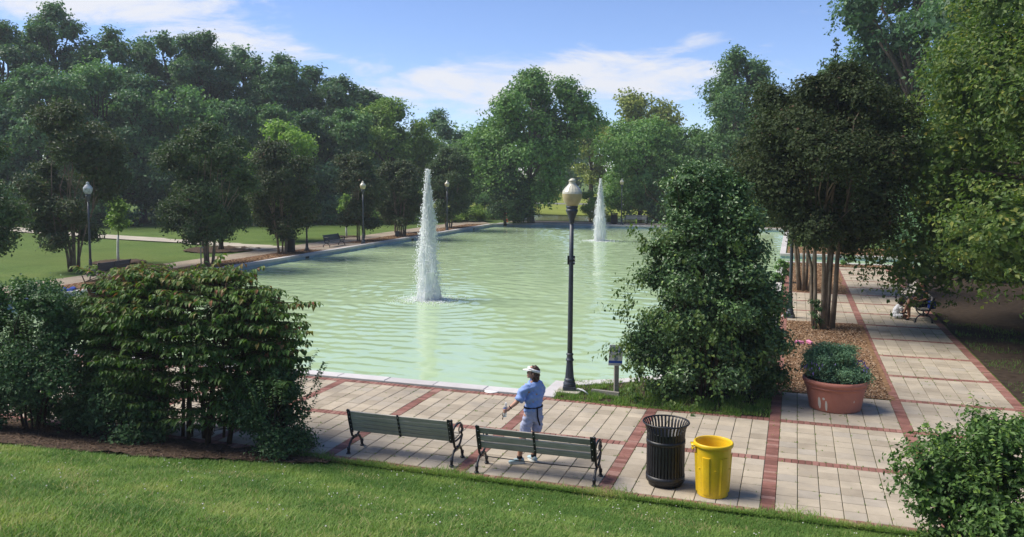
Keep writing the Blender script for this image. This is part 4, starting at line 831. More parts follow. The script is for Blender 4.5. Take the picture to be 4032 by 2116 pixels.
def viburnum():
    x0, y0 = -.62, -4.5; z0 = float(terrain(x0, y0)); root = empty('viburnum', (x0, y0, z0)); tag(root, 'tall layered viburnum with drooping green and reddish leaves, left foreground', 'shrub')
    g = np.random.default_rng(420); stems = []; PP = []; NN = []; AA = []; TT = []; SZ = []
    tw = MB(); strays = [(Vector((1.3, -.2, 2.0)), Vector((2.45, -.1, 2.1))), (Vector((1.2, 0, 2.3)), Vector((2.5, .2, 2.55))), (Vector((.3, 0, 2.7)), Vector((.75, .1, 3.35))), (Vector((.5, 0, 2.6)), Vector((1.35, .1, 3.1))), (Vector((1.5, -.3, 1.6)), Vector((2.4, -.4, 1.75))), (Vector((-1, -.2, 2.6)), Vector((-1.9, -.2, 3.0))), (Vector((1.4, -.3, 1.2)), Vector((2.5, -.5, 1.3)))]
    for i in range(11):
        bx = g.uniform(-.9, 1.0); by = g.uniform(-.3, .3); tx = bx*1.9+g.normal(0, .35); ty = by*1.5; h = 2.5+g.random()*.5
        pts = [Vector((bx, by, -.1)), Vector((bx*1.1+g.normal(0, .06), by, .7)), Vector(((bx+tx)/2+g.normal(0, .08), (by+ty)/2, 1.6)), Vector((tx, ty, h))]
        m = MB(); r = .022+.022*g.random(); m.tube(pts, [r*1.2, r, r*.75, r*.3], 7); m.build('stem', 'twig', root, True); stems.append(pts)
    nb = 1150
    for i in range(nb):
        # branch tips cover the shell of a wide dome, in tiers
        a = g.uniform(0, 6.283); tier = g.integers(0, 10); z = .5+tier*.272+g.normal(0, .06); k = (z-.3)/2.8
        wide = 2.45*math.sqrt(max(.05, 1-max(0, (k-.55)/.5)**2))*(.62+.38*min(1, z/1.5)); dep = wide*.48
        if z < 1.35 and g.random() < .3+.4*(abs(math.cos(a)) < .6): continue
        end = Vector((wide*math.cos(a)*(.75+.3*g.random()), dep*math.sin(a)*(.75+.3*g.random()), z+.04)); st = stems[int(np.argmin([abs(s[2].x-end.x)+g.random()*.5 for s in stems]))]
        tz = min(.95, max(.25, (z-.45)/2.6)); b = st[1].lerp(st[3], tz); b = Vector((b.x, b.y, min(b.z, z-.12)))
        start = Vector((end.x*(.45+.3*g.random())+g.normal(0, .45), end.y*(.25+.3*g.random()), end.z-.10-.08*g.random())); d = (end-start); L = d.length; mid = start.lerp(end, .5)+Vector((0, 0, .10*L)); tw.tube([b, start, mid, end], [.008, .006, .005, .002], 5)
        if i < 2*len(strays):
            start, end = strays[i//2]; z = end.z; end = end+Vector((g.normal(0, .1), g.normal(0, .1), g.normal(0, .06))); d = end-start; L = d.length; mid = start.lerp(end, .5)+Vector((0, 0, .08*L)); tw.tube([start, mid, end], [.008, .005, .002], 5)
        q = max(4, int(L/.048)); side = Vector((d.y, -d.x, 0)).normalized()
        for j in range(q):
            t = .12+.9*j/q; p = start*(1-t)**2+mid*(2*t*(1-t))+end*t*t
            for s in (-1, 1):
                if g.random() < .12: continue
                A = side*s*.75+d.normalized()*.35+Vector((g.normal(0, .18), g.normal(0, .18), -.55-.35*g.random())); Nn = Vector((0, 0, 1))+side*s*.45+Vector((g.normal(0, .2), g.normal(0, .2), 0))
                PP.append(p+Vector((g.normal(0, .012),)*3)); AA.append(A); NN.append(Nn); SZ.append(.095+.05*g.random())
                top = max(0, (z-2.2)/.8); edge = max(0, abs(end.x)/2.45-.75); tt = .05+.55*g.random()+.22*top
                if g.random() < .18*top+.5*edge*(end.x > 0)*(z > 1.4): tt = .84+.16*g.random()
                TT.append(min(1, tt))
    tw.build('branch', 'twig', root, True)
    PP, NN, AA = (np.array([tuple(v) for v in L_]) for L_ in (PP, NN, AA)); SZ = np.array(SZ); TT = np.array(TT)
    # the leaves nearest the lens and lit from above are single pieces, the rest one mass
    cams = np.array([CAM.x-x0, CAM.y-y0, CAM.z-z0]); dist = np.linalg.norm(PP-cams, axis=1)-.35*PP[:, 2]; order = np.argsort(dist+g.random(len(dist))*.25); single = order[:300]; rest = order[300:]
    base = []
    for q in range(6):
        V, F = leafbent(np.zeros((1, 3)), np.array([[0, 0, 1.]]), np.array([[1., 0, 0]]), np.array([1.0]), .46+.02*q, .2, .3+.06*q); base.append(np_mesh('leaf', V, F, 'l_viburnum', tint=np.full(4, .12+.15*q), link_it=False))
    for i in single:
        N = Vector(NN[i]).normalized(); A = Vector(AA[i]); A = (A-N*A.dot(N)).normalized(); B = N.cross(A)
        o = bpy.data.objects.new('leaf', base[int(min(5, TT[i]*6))]); COL.objects.link(o); o.parent = root; s = SZ[i]; p = PP[i]
        o.matrix_local = Matrix(((A.x*s, B.x*s, N.x*s, p[0]), (A.y*s, B.y*s, N.y*s, p[1]), (A.z*s, B.z*s, N.z*s, p[2]), (0, 0, 0, 1)))
    V, F = leafbent(PP[rest], NN[rest], AA[rest], SZ[rest], .5, .2, .4); o = np_mesh('foliage', V, F, 'l_viburnum', root, tint=np.repeat(TT[rest], 4)); tag(o, kind='stuff')
viburnum()
# ------------------------------------------------------------------ street lamps
def make_lamp(name='street_lamp'):
    root = empty(name)
    MB().box((0, 0, .05), (.27, .27, .10)).build('plinth', 'lamp_iron', root, bevel=.008)
    MB().lathe([(.128, .10), (.134, .13), (.134, .16), (.118, .18), (.112, .205), (.118, .225), (.104, .245), (.098, .27)], 32).build('base_moulding', 'lamp_iron', root, True)
    MB().lathe([(.096, .268, .10), (.088, .36, .12), (.074, .52, .12), (.068, .62, .10), (.068, .64, 0)], 32).build('fluted_shaft', 'lamp_iron', root)
    MB().lathe([(.068, .638), (.086, .65), (.090, .67), (.080, .685), (.070, .70), (.064, .76), (.078, .775), (.080, .79), (.066, .805), (.056, .815)], 28).build('collar', 'lamp_iron', root, True)
    MB().lathe([(.056, .81), (.054, 1.6), (.049, 2.7), (.044, 3.62)], 20).build('pole', 'lamp_iron', root, True)
    MB().lathe([(.044, 3.60), (.060, 3.62), (.064, 3.65), (.060, 3.70), (.072, 3.71), (.078, 3.74), (.092, 3.78), (.118, 3.84), (.128, 3.87), (.128, 3.90), (.112, 3.905), (.118, 3.93), (.128, 3.945), (.128, 3.975), (.10, 3.98)], 32).build('capital', 'lamp_iron', root, True)
    gl = MB().lathe([(.118, 3.972), (.150, 4.02), (.186, 4.09), (.206, 4.17), (.213, 4.235)], 32, cap0=True, cap1=False).build('globe', 'globe_low', root, True)
    MB().lathe([(.213, 4.232), (.216, 4.24), (.205, 4.285, .02), (.168, 4.345, .03), (.115, 4.40, .03), (.078, 4.44), (.070, 4.475), (.078, 4.50)], 32, cap0=False).build('dome', 'globe_top', gl)
    MB().lathe([(.076, 4.498), (.082, 4.51), (.060, 4.535), (.034, 4.556), (.008, 4.565)], 24).build('finial', 'globe_top', gl, True)
    return root
LG = 'lamp posts round the pool'
lamp0 = make_lamp(); lamp0.location = (4.985, .84, .03); lamp0.rotation_euler = (R(.0), R(.3), .2)
tag(lamp0, 'nearest lamp post with beige globe and small black box, by the pool corner', 'lamp post', LG)
b = MB().box((0, 0, 2.82), (.16, .06, .19)); b.build('outlet_box', 'iron', lamp0, bevel=.006)
MB().lathe([(.056, 2.79), (.056, 2.83)], 16).build('clamp_band', 'iron', lamp0)
MB().box((.063, -.032, 2.85), (.022, .004, .02)).build('cover_hole', 'white_plastic', lamp0); MB().box((.063, -.032, 2.78), (.022, .004, .03)).build('cover_hole', 'white_plastic', lamp0)
for (x, y, s, lab) in ((-20.5, 13.2, .93, 'lamp post with mouldy grey globe in front of the left myrtle'), (-17.45, 32.9, .91, 'lamp post beside the fourth left myrtle, left of the near jet'), (-17.4, 46.9, .90, 'lamp post on the left pool edge just right of the near jet'), (-18.2, 27.3, .90, 'lamp post with its head hidden in the third myrtle, beside the litter bin'),
                       (-5.6, 60.0, .93, 'far lamp post standing beside the far water jet'), (.2, 61.5, .93, 'far lamp post half hidden behind the top of the big shrub'), (9.43, 12.4, 1.0, 'lamp post beside the many trunked myrtle on the right')):
    o = copy_tree(lamp0); o.location = (x, y, 0); o.scale = (s,)*3; o.rotation_euler = (0, 0, x*1.3); tag(o, lab)
    for c in list(o.children):
        if c.name.split('.')[0] in ('outlet_box', 'clamp_band', 'cover_hole'): bpy.data.objects.remove(c)
        elif 'mouldy' in lab and c.name.startswith('globe'):
            for q in [c]+list(c.children): q.material_slots[0].link = 'OBJECT'; q.material_slots[0].material = M['globe_mould']
MB().box((4.99, .80, .018), (.52, .46, .05)).build('lamp_pad', 'concrete', bevel=.01); tag(bpy.data.objects['lamp_pad'], 'square concrete pad under the nearest lamp post', 'concrete pad')
o = MB().tube([(5.10, .80, .05), (5.20, .78, .09), (5.32, .74, .075), (5.44, .71, .01)], .016, 8).build('conduit', 'white_plastic', None, True); tag(o, 'bent white conduit at the foot of the nearest lamp post', 'conduit')
o = MB().tube([(9.36, 12.36, .04), (9.26, 12.33, .09), (9.2, 12.30, .07), (9.18, 12.28, 0)], .016, 8).build('conduit', 'white_plastic', None, True); tag(o, 'white conduit stub at the foot of the right hand lamp post', 'conduit')
o = MB().lathe([(.155, -.004), (.158, .008), (.148, .014), (.02, .018)], 28).build('skimmer_lid', 'white_plastic', None, True); o.location = (3.41, .27, .004); tag(o, 'round white access lid on the brick band by the coping', 'lid')

# ------------------------------------------------------------------ benches
def make_bench(name, slats_back, L=1.86, woodmat='wood', rod=True):
    """local frame: x along the seat, +y the way a sitter faces"""
    root = empty(name); seed = len(bpy.data.objects); g = np.random.default_rng(seed)
    def end(x):
        e = MB()
        e.tube([(x, -.26, .015), (x, -.245, .07), (x, -.215, .15), (x, -.15, .215), (x, -.05, .235), (x, .05, .235), (x, .12, .21), (x, .175, .14), (x, .205, .07), (x, .215, .015)], [.026, .022, .019, .021, .024, .024, .021, .019, .022, .026], 8)
        e.tube([(x, -.05, .235), (x, -.125, .28), (x, -.155, .36), (x, -.18, .46), (x, -.225, .60), (x, -.262, .73)], [.02, .02, .022, .024, .024, .02], 8)       # back upright
        e.tube([(x, .05, .235), (x, .12, .28), (x, .165, .33), (x, .205, .385)], [.02, .019, .018, .018], 8)
        e.tube([(x, -.155, .375), (x, -.05, .36), (x, .08, .365), (x, .20, .39)], .017, 8)                       # seat rail
        e.ell((x, -.268, .745), (.026, .026, .026), 10, 8); e.ell((x, -.26, .012), (.04, .045, .018), 10, 6); e.ell((x, .215, .012), (.04, .045, .018), 10, 6); e.ell((x, 0, .235), (.03, .05, .032), 10, 6)
        for yy in (-.25, .208): e.tube([(x, yy, .07), (x, yy, .12)], .029, 8)
        e.build('iron_end', 'iron', root, True)
        a = MB()
        a.tube([(x, -.21, .55), (x, -.12, .605), (x, 0, .625), (x, .11, .61), (x, .185, .555), (x, .20, .48), (x, .175, .42), (x, .205, .388)], [.017, .017, .018, .019, .02, .018, .016, .016], 8)
        a.tube(arc((.115, .505), .055, 0, 330, 12, x=x), .012, 6); a.ell((x, .215, .475), (.024, .03, .03), 8, 6)
        a.build('armrest', 'iron', root, True)
    end(-L/2); end(L/2)
    tilt = math.atan2(.262-.155, .73-.37)
    up_ = Vector((0, -math.sin(tilt), math.cos(tilt)))
    span = .38; nb = slats_back; pitch = span/nb; sw = pitch-(.006 if nb > 4 else .026)
    b0 = Vector((0, -.178, .385)); rot = Matrix.Rotation(tilt, 3, 'X')
    for i in range(nb):
        c = b0+up_*(pitch*(i+.5)); m = MB().box((0, 0, 0), (L-.05, .028, sw), rot); o = m.build('back_slat', woodmat, root, tint=float(g.random()), bevel=.005); o.location = c+Vector((0, g.normal(0, .002), g.normal(0, .002))); o.rotation_euler = (0, g.normal(0, .002), 0)
    for i in range(5):
        y = -.115+i*.076; z = .385+(.004 if i in (0, 4) else -.006)+.006*i
        o = MB().box((0, 0, 0), (L-.05, .062, .03)).build('seat_slat', woodmat, root, tint=float(g.random()), bevel=.005); o.location = (0, y, z)
    cs = MB(); cs.box(b0+up_*(span/2)-Vector((0, .017, 0)), (.036, .012, span+.03), rot); cs.build('centre_strap', 'iron', root)
    for x in (-L/2+.035, L/2-.035):
        MB().box(b0+up_*(span/2)+Vector((x, -.018, 0)), (.05, .012, span+.05), rot).build('end_strap', 'iron', root)
    for x in (-L/2+.035, 0, L/2-.035):
        for i in range(nb):
            c = b0+up_*(pitch*(i+.5))+Vector((x, -.026, 0)); MB().ell(c, (.0075, .004, .0075), 8, 4).build('bolt', 'bolt', root, True)
    if rod: MB().tube([(-L/2, -.03, .20), (0, -.03, .185), (L/2, -.03, .20)], .008, 8).build('stretcher_rod', 'iron', root, True)
    return root
BG = 'iron and wood benches round the pool'
b1 = make_bench('bench', 5, rod=False); b1.location = (3.46, -4.07, .002); b1.rotation_euler = (0, 0, R(.2)); tag(b1, 'weathered bench with closely set back boards, beside the left shrubs', 'bench', BG)
b2 = make_bench('bench', 3, L=1.88); b2.location = (5.81, -4.19, .002); b2.rotation_euler = (0, 0, R(.6)); tag(b2, 'weathered bench with gaps between its back boards, in front of the standing woman', 'bench', BG)
for (x, y, rz, lab, sc) in ((-19.2, 13.0, -90+180, 'dark bench behind the viburnum top on the left promenade', 1.0), (-18.35, 30.75, -90+0, 'dark bench on the left promenade pad facing the pool', 1.0), (-4.6, 61.9, 180, 'pale far bench at the end of the pool, left of the big shrub', 1.1), (13.45, 13.75, 90, 'right hand bench with a seated person under the linden', 1.05), (13.45, 17.3, 90, 'empty bench behind the seated person on the right', 1.05)):
    src = b1 if 'far bench' not in lab else b2
    o = copy_tree(src); o.location = (x, y, .006); o.rotation_euler = (0, 0, R(rz)); o.scale = (sc,)*3; tag(o, lab)
    if 'promenade' in lab:
        for c in o.children:
            if 'slat' in c.name: c.material_slots[0].link = 'OBJECT'; c.material_slots[0].material = M['lamp_iron']

# ------------------------------------------------------------------ bins
def make_bin(name, simple_=False):
    root = empty(name); n = 36; r = .283
    bar = None
    for k in range(n):
        a = 2*math.pi*k/n
        if bar is None:
            m = MB(); pr = [(r, .06), (r, .25), (r, .55), (r, .74), (r+.004, .80), (r+.014, .86), (r+.036, .915), (r+.058, .945)]
            ring = [[Vector((q+dx, dy, z)) for dx, dy in ((-.003, -.0155), (.003, -.0155), (.003, .0155), (-.003, .0155))] for q, z in pr]; m.loft(ring)
            bar = m.mesh('slat'); bar.materials.append(M['iron_worn'])
        o = bpy.data.objects.new('slat', bar); COL.objects.link(o); o.parent = root; o.rotation_euler = (0, 0, a)
    MB().tube([(math.cos(t)*(r+.06), math.sin(t)*(r+.06), .95) for t in np.linspace(0, 6.2832, 41)], .013, 8, False).build('top_ring', 'iron_worn', root, True)
    for z, h, nm in ((.665, .062, 'upper_band'), (.115, .085, 'lower_band')):
        MB().lathe([(r+.004, z-h/2), (r+.010, z-h/2), (r+.010, z+h/2), (r+.004, z+h/2), (r+.004, z-h/2)], 48, cap0=False, cap1=False).build(nm, 'iron_worn', root, True)
    MB().lathe([(r-.03, .0), (r-.03, .035), (r-.005, .06), (r-.005, .075)], 40).build('base', 'iron_worn', root, True)
    MB().lathe([(.235, .08), (.245, .78), (.255, .79), (.255, .80), (.235, .79), (.22, .10), (.01, .095)], 36, cap0=True, cap1=True).build('liner', 'iron', root, True)
    return root
bin0 = make_bin('litter_bin'); bin0.location = (7.74, -3.93, .004); tag(bin0, 'black slatted steel litter bin next to the yellow bin', 'litter bin', 'black litter bins')
for x, y, s, lab in ((-18.6, 26.15, .98, 'black litter bin behind the third left myrtle'), (-6.55, 61.3, 1.05, 'black litter bin at the far end beside the far jet')):
    o = copy_tree(bin0); o.location = (x, y, .006); o.scale = (s,)*3; o.rotation_euler = (0, 0, .3); tag(o, lab)
    if x < -10: o.children  # same build
def yellow_bin():
    root = empty('yellow_bin', (8.46, -4.12, .003), R(-12)); tag(root, 'bright yellow round plastic bin with handles at the lawn edge', 'bin')
    n = 72; rings = []
    def rad(a, z):
        base = .222+(.262-.222)*(z/.74); q = (a % (math.pi/3))/(math.pi/3)
        inpanel = .20 < q < .62; fl = .016 if (inpanel and .05 < z < .60) else 0
        return base+fl
    zs = [0, .02, .049, .051, .3, .599, .601, .68, .74]
    m = MB(); rings = [[(rad(2*math.pi*k/n, z)*math.cos(2*math.pi*k/n), rad(2*math.pi*k/n, z)*math.sin(2*math.pi*k/n), z) for k in range(n)] for z in zs]
    inner = [[(r_*math.cos(2*math.pi*k/n), r_*math.sin(2*math.pi*k/n), z) for k in range(n)] for r_, z in ((.256, .745), (.250, .70), (.215, .03))]
    m.loft(rings+inner); m.build('body', 'yellow', root)
    MB().lathe([(.262, .725), (.283, .728), (.288, .742), (.288, .772), (.280, .785), (.262, .787), (.254, .78), (.254, .735)], 64, cap0=False, cap1=False).build('rim', 'yellow', root, True)
    for a in (math.pi+.45,):
        h = MB(); c, s_ = math.cos(a), math.sin(a); t = Vector((-s_, c, 0)); d = Vector((c, s_, 0))
        pts = [d*.265+t*-.075+Vector((0, 0, .715)), d*.29+t*-.07+Vector((0, 0, .70)), d*.30+t*-.045+Vector((0, 0, .675)), d*.302+Vector((0, 0, .67)), d*.30+t*.045+Vector((0, 0, .675)), d*.29+t*.07+Vector((0, 0, .705)), d*.265+t*.075+Vector((0, 0, .715))]
        h.tube(pts, .014, 8); h.box(d*.29+Vector((0, 0, .738)), (.07, .15, .016), Matrix.Rotation(a, 3, 'Z')); h.build('handle', 'yellow', root, True)
    for k in range(6):
        a = k*math.pi/3+.45*math.pi/3+.5; mm = MB()
        for q in (-.03, .03): mm.ell((.252*math.cos(a+q), .252*math.sin(a+q), .42), (.008, .008, .006), 8, 4)
        mm.build('rivet', 'yellow', root, True)
yellow_bin()

# ------------------------------------------------------------------ planter
def planter():
    root = empty('planter', (10.37, 1.42, .003)); tag(root, 'big terracotta pot with flaking white patches in front of the mulch', 'planter')
    MB().lathe([(.49, 0), (.495, .02), (.53, .22), (.565, .42), (.57, .445), (.595, .455), (.60, .475), (.585, .492), (.592, .505), (.625, .525), (.64, .56), (.635, .60), (.61, .615), (.575, .60), (.56, .52), (.54, .50)], 64, cap1=True).build('pot', 'pot', root, True)
    MB().lathe([(.565, .53), (.3, .56), (.02, .57)], 32, cap0=False).build('potting_soil', 'soil', root, True)
    pl = empty('catmint', (10.37, 1.42, .5)); tag(pl, 'bushy grey green flowering plant growing in the terracotta pot', 'plant')
    g = np.random.default_rng(50); V, F, t, lc = crown_cloud(g, .76, -.02, .80, 16000, .042, 34, 'dome', 6, .5, .25, .5, .64, .5); np_mesh('foliage', V, F, 'l_catmint', pl, tint=t)
    m = MB()
    for i in range(40):
        a = g.random()*6.28; r = .55*g.random()**.5; m.tube([(r*.5*math.cos(a), r*.5*math.sin(a), 0), (r*math.cos(a), r*math.sin(a), .35+.25*g.random())], [.004, .002], 4)
    o = m.build('stem', 'twig', pl); tag(o, kind='stuff')
    V, F = [], []
    n = 170; a = g.random(n)*6.283; r = .68*np.sqrt(g.random(n)); C = np.stack([r*np.cos(a), r*np.sin(a)*.92, .62*np.sqrt(np.clip(1-(r/.75)**2.2, .05, 1))*.9+.04*g.random(n)], 1); ok = g.random(n) < np.clip(.35+.5*np.sin(a*2+1), .08, 1); C = C[ok]
    V, F = octs(C, .010+.008*g.random(len(C)), 1.5+1.5*g.random(len(C))); t = NT('purple flower'); M['purple'] = t.done(t.bsdf((.17, .13, .36), .8, .1)); o = np_mesh('flowers', V, F, 'purple', pl); tag(o, kind='stuff')
planter()

# ------------------------------------------------------------------ sign by the bed
def text_mesh(txt, size, bold=0):
    cu = bpy.data.curves.new('text', 'FONT'); cu.body = txt; cu.size = size; cu.align_x = 'CENTER'; cu.extrude = .0006; cu.offset = bold
    o = bpy.data.objects.new('text', cu); COL.objects.link(o); dg = bpy.context.evaluated_depsgraph_get(); me = bpy.data.meshes.new_from_object(o.evaluated_get(dg)); bpy.data.objects.remove(o); return me
M['sign_blue'] = simple('sign blue', (.02, .10, .50), .5, .4, .05); M['sign_grey'] = simple('sign grey print', (.28, .34, .45), .6, .3, .05)
def sign():
    root = empty('notice_sign', (5.99, .93, 0), YAW+R(6)); tag(root, 'white and blue notice board on a grey wooden post, half covered by leaves', 'sign')
    MB().box((0, 0, .36), (.095, .085, .76)).build('post', 'wood', root, bevel=.006)
    bd = MB().box((0, 0, 0), (.30, .012, .45)).build('board', 'white_plastic', root, bevel=.004); bd.location = (-.03, -.056, .86); bd.rotation_euler = (R(2), R(3), 0)
    def put(me, x, z, mat, nm='lettering'):
        me.materials.clear(); o = link(nm, me, mat, bd); o.location = (x, -.0075, z); o.rotation_euler = (R(90), 0, 0)
    put(text_mesh('TOBACCO', .042, .0006), -.02, .155, 'sign_grey'); put(text_mesh('ZONE', .098, .0022), 0, .062, 'sign_blue')
    MB().box((0, -.0075, -.145), (.30, .003, .055)).build('blue_stripe', 'sign_blue', bd)
    for z, w in ((.025, .22), (.003, .20), (-.019, .17), (-.195, .23)):
        m = MB(); x = -w/2; g = np.random.default_rng(int(w*1000))
        while x < w/2: l = g.uniform(.012, .035); m.box((x+l/2, -.0075, z), (l*.85, .002, .010)); x += l+.006
        o = m.build('small_print', 'sign_grey', bd); tag(o, kind='stuff')
    MB().lathe([(.045, -.001), (.045, .001)], 20).build('round_emblem', 'sign_grey', bd).location = (.01, -.0085, -.075); bpy.data.objects['round_emblem'].rotation_euler = (R(90), 0, 0)
    for z in (.17, -.17): o = MB().ell((-.02 if z > 0 else .0, -.008, z+.03), (.007, .004, .007), 8, 4).build('bolt', 'iron', bd)
sign()
o = MB().box((0, 0, .045), (.62, .07, .09)).build('timber_edge', 'wood', None, bevel=.008); o.location = (5.78, .83, 0); o.rotation_euler = (0, 0, R(-8)); tag(o, 'short grey timber edging at the foot of the sign post', 'timber')
# ------------------------------------------------------------------ small far things
M['orange'] = simple('cone orange', (.75, .12, .03), .5, .4, .1); M['pink'] = simple('pink foam', (.62, .22, .36), .6, .3, .1); M['blue_cloth'] = simple('blue cloth', (.03, .07, .33), .8, .2, .3, 12, bump=.5, bscale=20)
def small_things():
    r = empty('traffic_cone', (-17.0, 60.6, .0)); tag(r, 'orange and white traffic cone at the far end of the pool', 'traffic cone')
    MB().box((0, 0, .02), (.42, .42, .04)).build('base', 'orange', r, bevel=.01); MB().lathe([(.16, .04), (.115, .30)], 20).build('cone_body', 'orange', r, True); MB().lathe([(.116, .30), (.088, .48)], 20).build('white_collar', 'white_plastic', r, True); MB().lathe([(.088, .48), (.035, .82), (.03, .83)], 20).build('cone_top', 'orange', r, True)
    r = empty('small_sign', (-15.9, 61.4, 0)); tag(r, 'small white sign on a dark stake beside the traffic cone', 'sign'); MB().box((0, 0, .55), (.10, .10, 1.1)).build('stake', 'iron', r); MB().box((0, -.06, .86), (.42, .02, .32)).build('plate', 'white_plastic', r, bevel=.01)
    r = empty('standpipe', (-18.45, 18.1, .01)); tag(r, 'thin standpipe with a tap beside the second left myrtle', 'standpipe'); MB().tube([(0, 0, -.1), (0, 0, .92), (.03, 0, .97), (.10, 0, .98)], .03, 10).build('pipe', 'concrete', r, True); MB().tube([(.10, 0, 1.0), (.13, 0, .97), (.13, 0, .90)], .026, 8).build('spout', 'bolt', r, True)
    r = empty('uplight', (-18.0, 39.0, .02), .4); tag(r, 'small black ground floodlight in the mulch left of the near jet', 'floodlight'); m = MB(); m.add([(-.16, -.08, .08), (.16, -.08, .08), (.16, .08, .08), (-.16, .08, .08), (-.16, .12, .42), (.16, .12, .42), (.16, .2, .40), (-.16, .2, .40)], [(0, 3, 2, 1), (4, 5, 6, 7), (0, 1, 5, 4), (1, 2, 6, 5), (2, 3, 7, 6), (3, 0, 4, 7)]); m.build('housing', 'iron', r, bevel=.015); MB().box((0, 0, .04), (.10, .10, .1)).build('bracket', 'iron', r)
    # towel and bottle lying on the left mulch
    g = np.random.default_rng(3); nx, ny = 16, 10; X, Y = np.meshgrid(np.linspace(-.6, .6, nx), np.linspace(-.35, .35, ny)); wv = Waves(90, 8, .2, .6); Z = .06+.045*wv(X, Y); Z[0] = Z[-1] = .02; I = np.arange(X.size).reshape(X.shape); F = np.stack([I[:-1, :-1], I[:-1, 1:], I[1:, 1:], I[1:, :-1]], -1).reshape(-1, 4)
    o = np_mesh('towel', np.stack([X, Y, Z], -1).reshape(-1, 3), F, 'blue_cloth', smooth=True); o.location = (-17.9, 9.0, .02); o.rotation_euler = (0, 0, .5); md = o.modifiers.new('thick', 'SOLIDIFY'); md.thickness = .02; tag(o, 'crumpled blue cloth lying on the left mulch strip', 'cloth')
    r = empty('plastic_jug', (-18.3, 8.2, .03), .6); tag(r, 'white plastic jug beside the blue cloth', 'jug'); MB().lathe([(.09, 0), (.10, .02), (.10, .16), (.08, .21), (.035, .24), (.035, .27)], 18).build('body', 'white_plastic', r, True); MB().lathe([(.04, .268), (.04, .295)], 14).build('cap', 'sign_blue', r)
    # two pink clogs on the mulch
    for x, y, rz, lab in ((9.72, 7.85, 1.5, 'pink clog lying on the mulch, left one of the pair'), (9.98, 7.92, .5, 'pink clog lying on the mulch, right one of the pair')):
        r = empty('clog', (x, y, .03), rz); tag(r, lab, 'shoe', 'pair of pink clogs'); m = MB(); rings = []
        for yy, w, h in ((-.12, .03, .03), (-.10, .045, .055), (-.03, .042, .06), (.04, .055, .08), (.10, .05, .065), (.135, .025, .03)):
            rings.append([Vector((w*math.cos(t), yy, max(.012, .02+h*.5+h*.5*math.sin(t)))) for t in np.linspace(0, 6.283, 13)[:-1]])
        m.loft(rings); m.build('upper', 'pink', r, True); MB().box((0, .005, .011), (.09, .25, .02)).build('sole', 'pink', r, bevel=.009)
small_things()

# ------------------------------------------------------------------ people
def blob(name, parts, mat, parent, vox=.008, smooth=6, wr=None):
    m = MB()
    for p in parts:
        if p[0] == 't': m.tube(p[1], p[2], p[3] if len(p) > 3 else 12)
        elif p[0] == 'e': m.ell(p[1], p[2], 16, 12, p[3] if len(p) > 3 else None)
        elif p[0] == 'l':   # horizontal ellipse loft: (x,y,z,rx,ry,yaw)
            rings = []
            for x, y, z, rx, ry, yw in p[1]:
                c, s = math.cos(yw), math.sin(yw); rings.append([Vector((x+c*rx*math.cos(t)-s*ry*math.sin(t), y+s*rx*math.cos(t)+c*ry*math.sin(t), z)) for t in np.linspace(0, 6.2832, 21)[:-1]])
            m.loft(rings)
    o = m.build(name, None, parent); md = o.modifiers.new('r', 'REMESH'); md.mode = 'VOXEL'; md.voxel_size = vox
    if smooth: sm = o.modifiers.new('s', 'SMOOTH'); sm.factor = .5; sm.iterations = smooth
    dg = bpy.context.evaluated_depsgraph_get(); me = bpy.data.meshes.new_from_object(o.evaluated_get(dg)); o.modifiers.clear(); old = o.data; o.data = me; bpy.data.meshes.remove(old); me.name = name
    me.materials.clear(); me.materials.append(M[mat]); me.polygons.foreach_set('use_smooth', np.ones(len(me.polygons), bool))
    if wr:
        n = len(me.vertices); co = np.empty(n*3, np.float32); no = np.empty(n*3, np.float32); me.vertices.foreach_get('co', co); me.vertices.foreach_get('normal', no); co = co.reshape(-1, 3); no = no.reshape(-1, 3)
        w1, w2 = Waves(wr[1], 8, wr[2], wr[2]*2.5), Waves(wr[1]+1, 8, wr[2], wr[2]*2.5)
        d = wr[0]*(w1(co[:, 0]+.4*co[:, 2], co[:, 2])+.7*w2(co[:, 1], co[:, 2]-.3*co[:, 0])); co = co+no*d[:, None]; me.vertices.foreach_set('co', co.ravel())
    me.update(); return o
M['skin'] = simple('light skin', (.50, .27, .19), .55, .35, .08, 8); M['skin_tan'] = simple('tanned skin', (.42, .20, .12), .55, .35, .08, 8); M['skin_dark'] = simple('dark skin', (.16, .075, .045), .5, .35, .1, 8)
M['shirt'] = simple('blue cotton shirt', (.25, .36, .66), .85, .15, .08, 9, bump=.25, bscale=30); M['shorts'] = simple('pale striped shorts', (.36, .39, .52), .9, .1, .10, 20, bump=.25, bscale=25); M['hair'] = simple('brown hair', (.075, .038, .024), .5, .4, .45, 14, bump=.8, bscale=40); M['hair_dark'] = simple('dark hair', (.012, .009, .008), .6, .3, .4, 20, bump=.9, bscale=50)
M['visor'] = simple('white cotton', (.80, .80, .80), .8, .2, .03); M['shoe'] = simple('pale blue trainer', (.34, .47, .52), .7, .3, .2, 12); M['sole'] = simple('shoe sole', (.62, .64, .64), .7, .3, .1); M['strap'] = simple('navy strap', (.008, .010, .022), .7, .2, .2); M['black_cloth'] = simple('black cloth', (.012, .012, .014), .85, .2, .3); M['sock'] = simple('dark sock', (.02, .022, .03), .9, .1, .2)
def bottle_mat():
    t = NT('clear bottle'); b = t.bsdf((.78, .88, .93), .08, .5); b.inputs['Transmission Weight'].default_value = .75; b.inputs['IOR'].default_value = 1.2; return t.done(b)
M['bottle'] = bottle_mat()
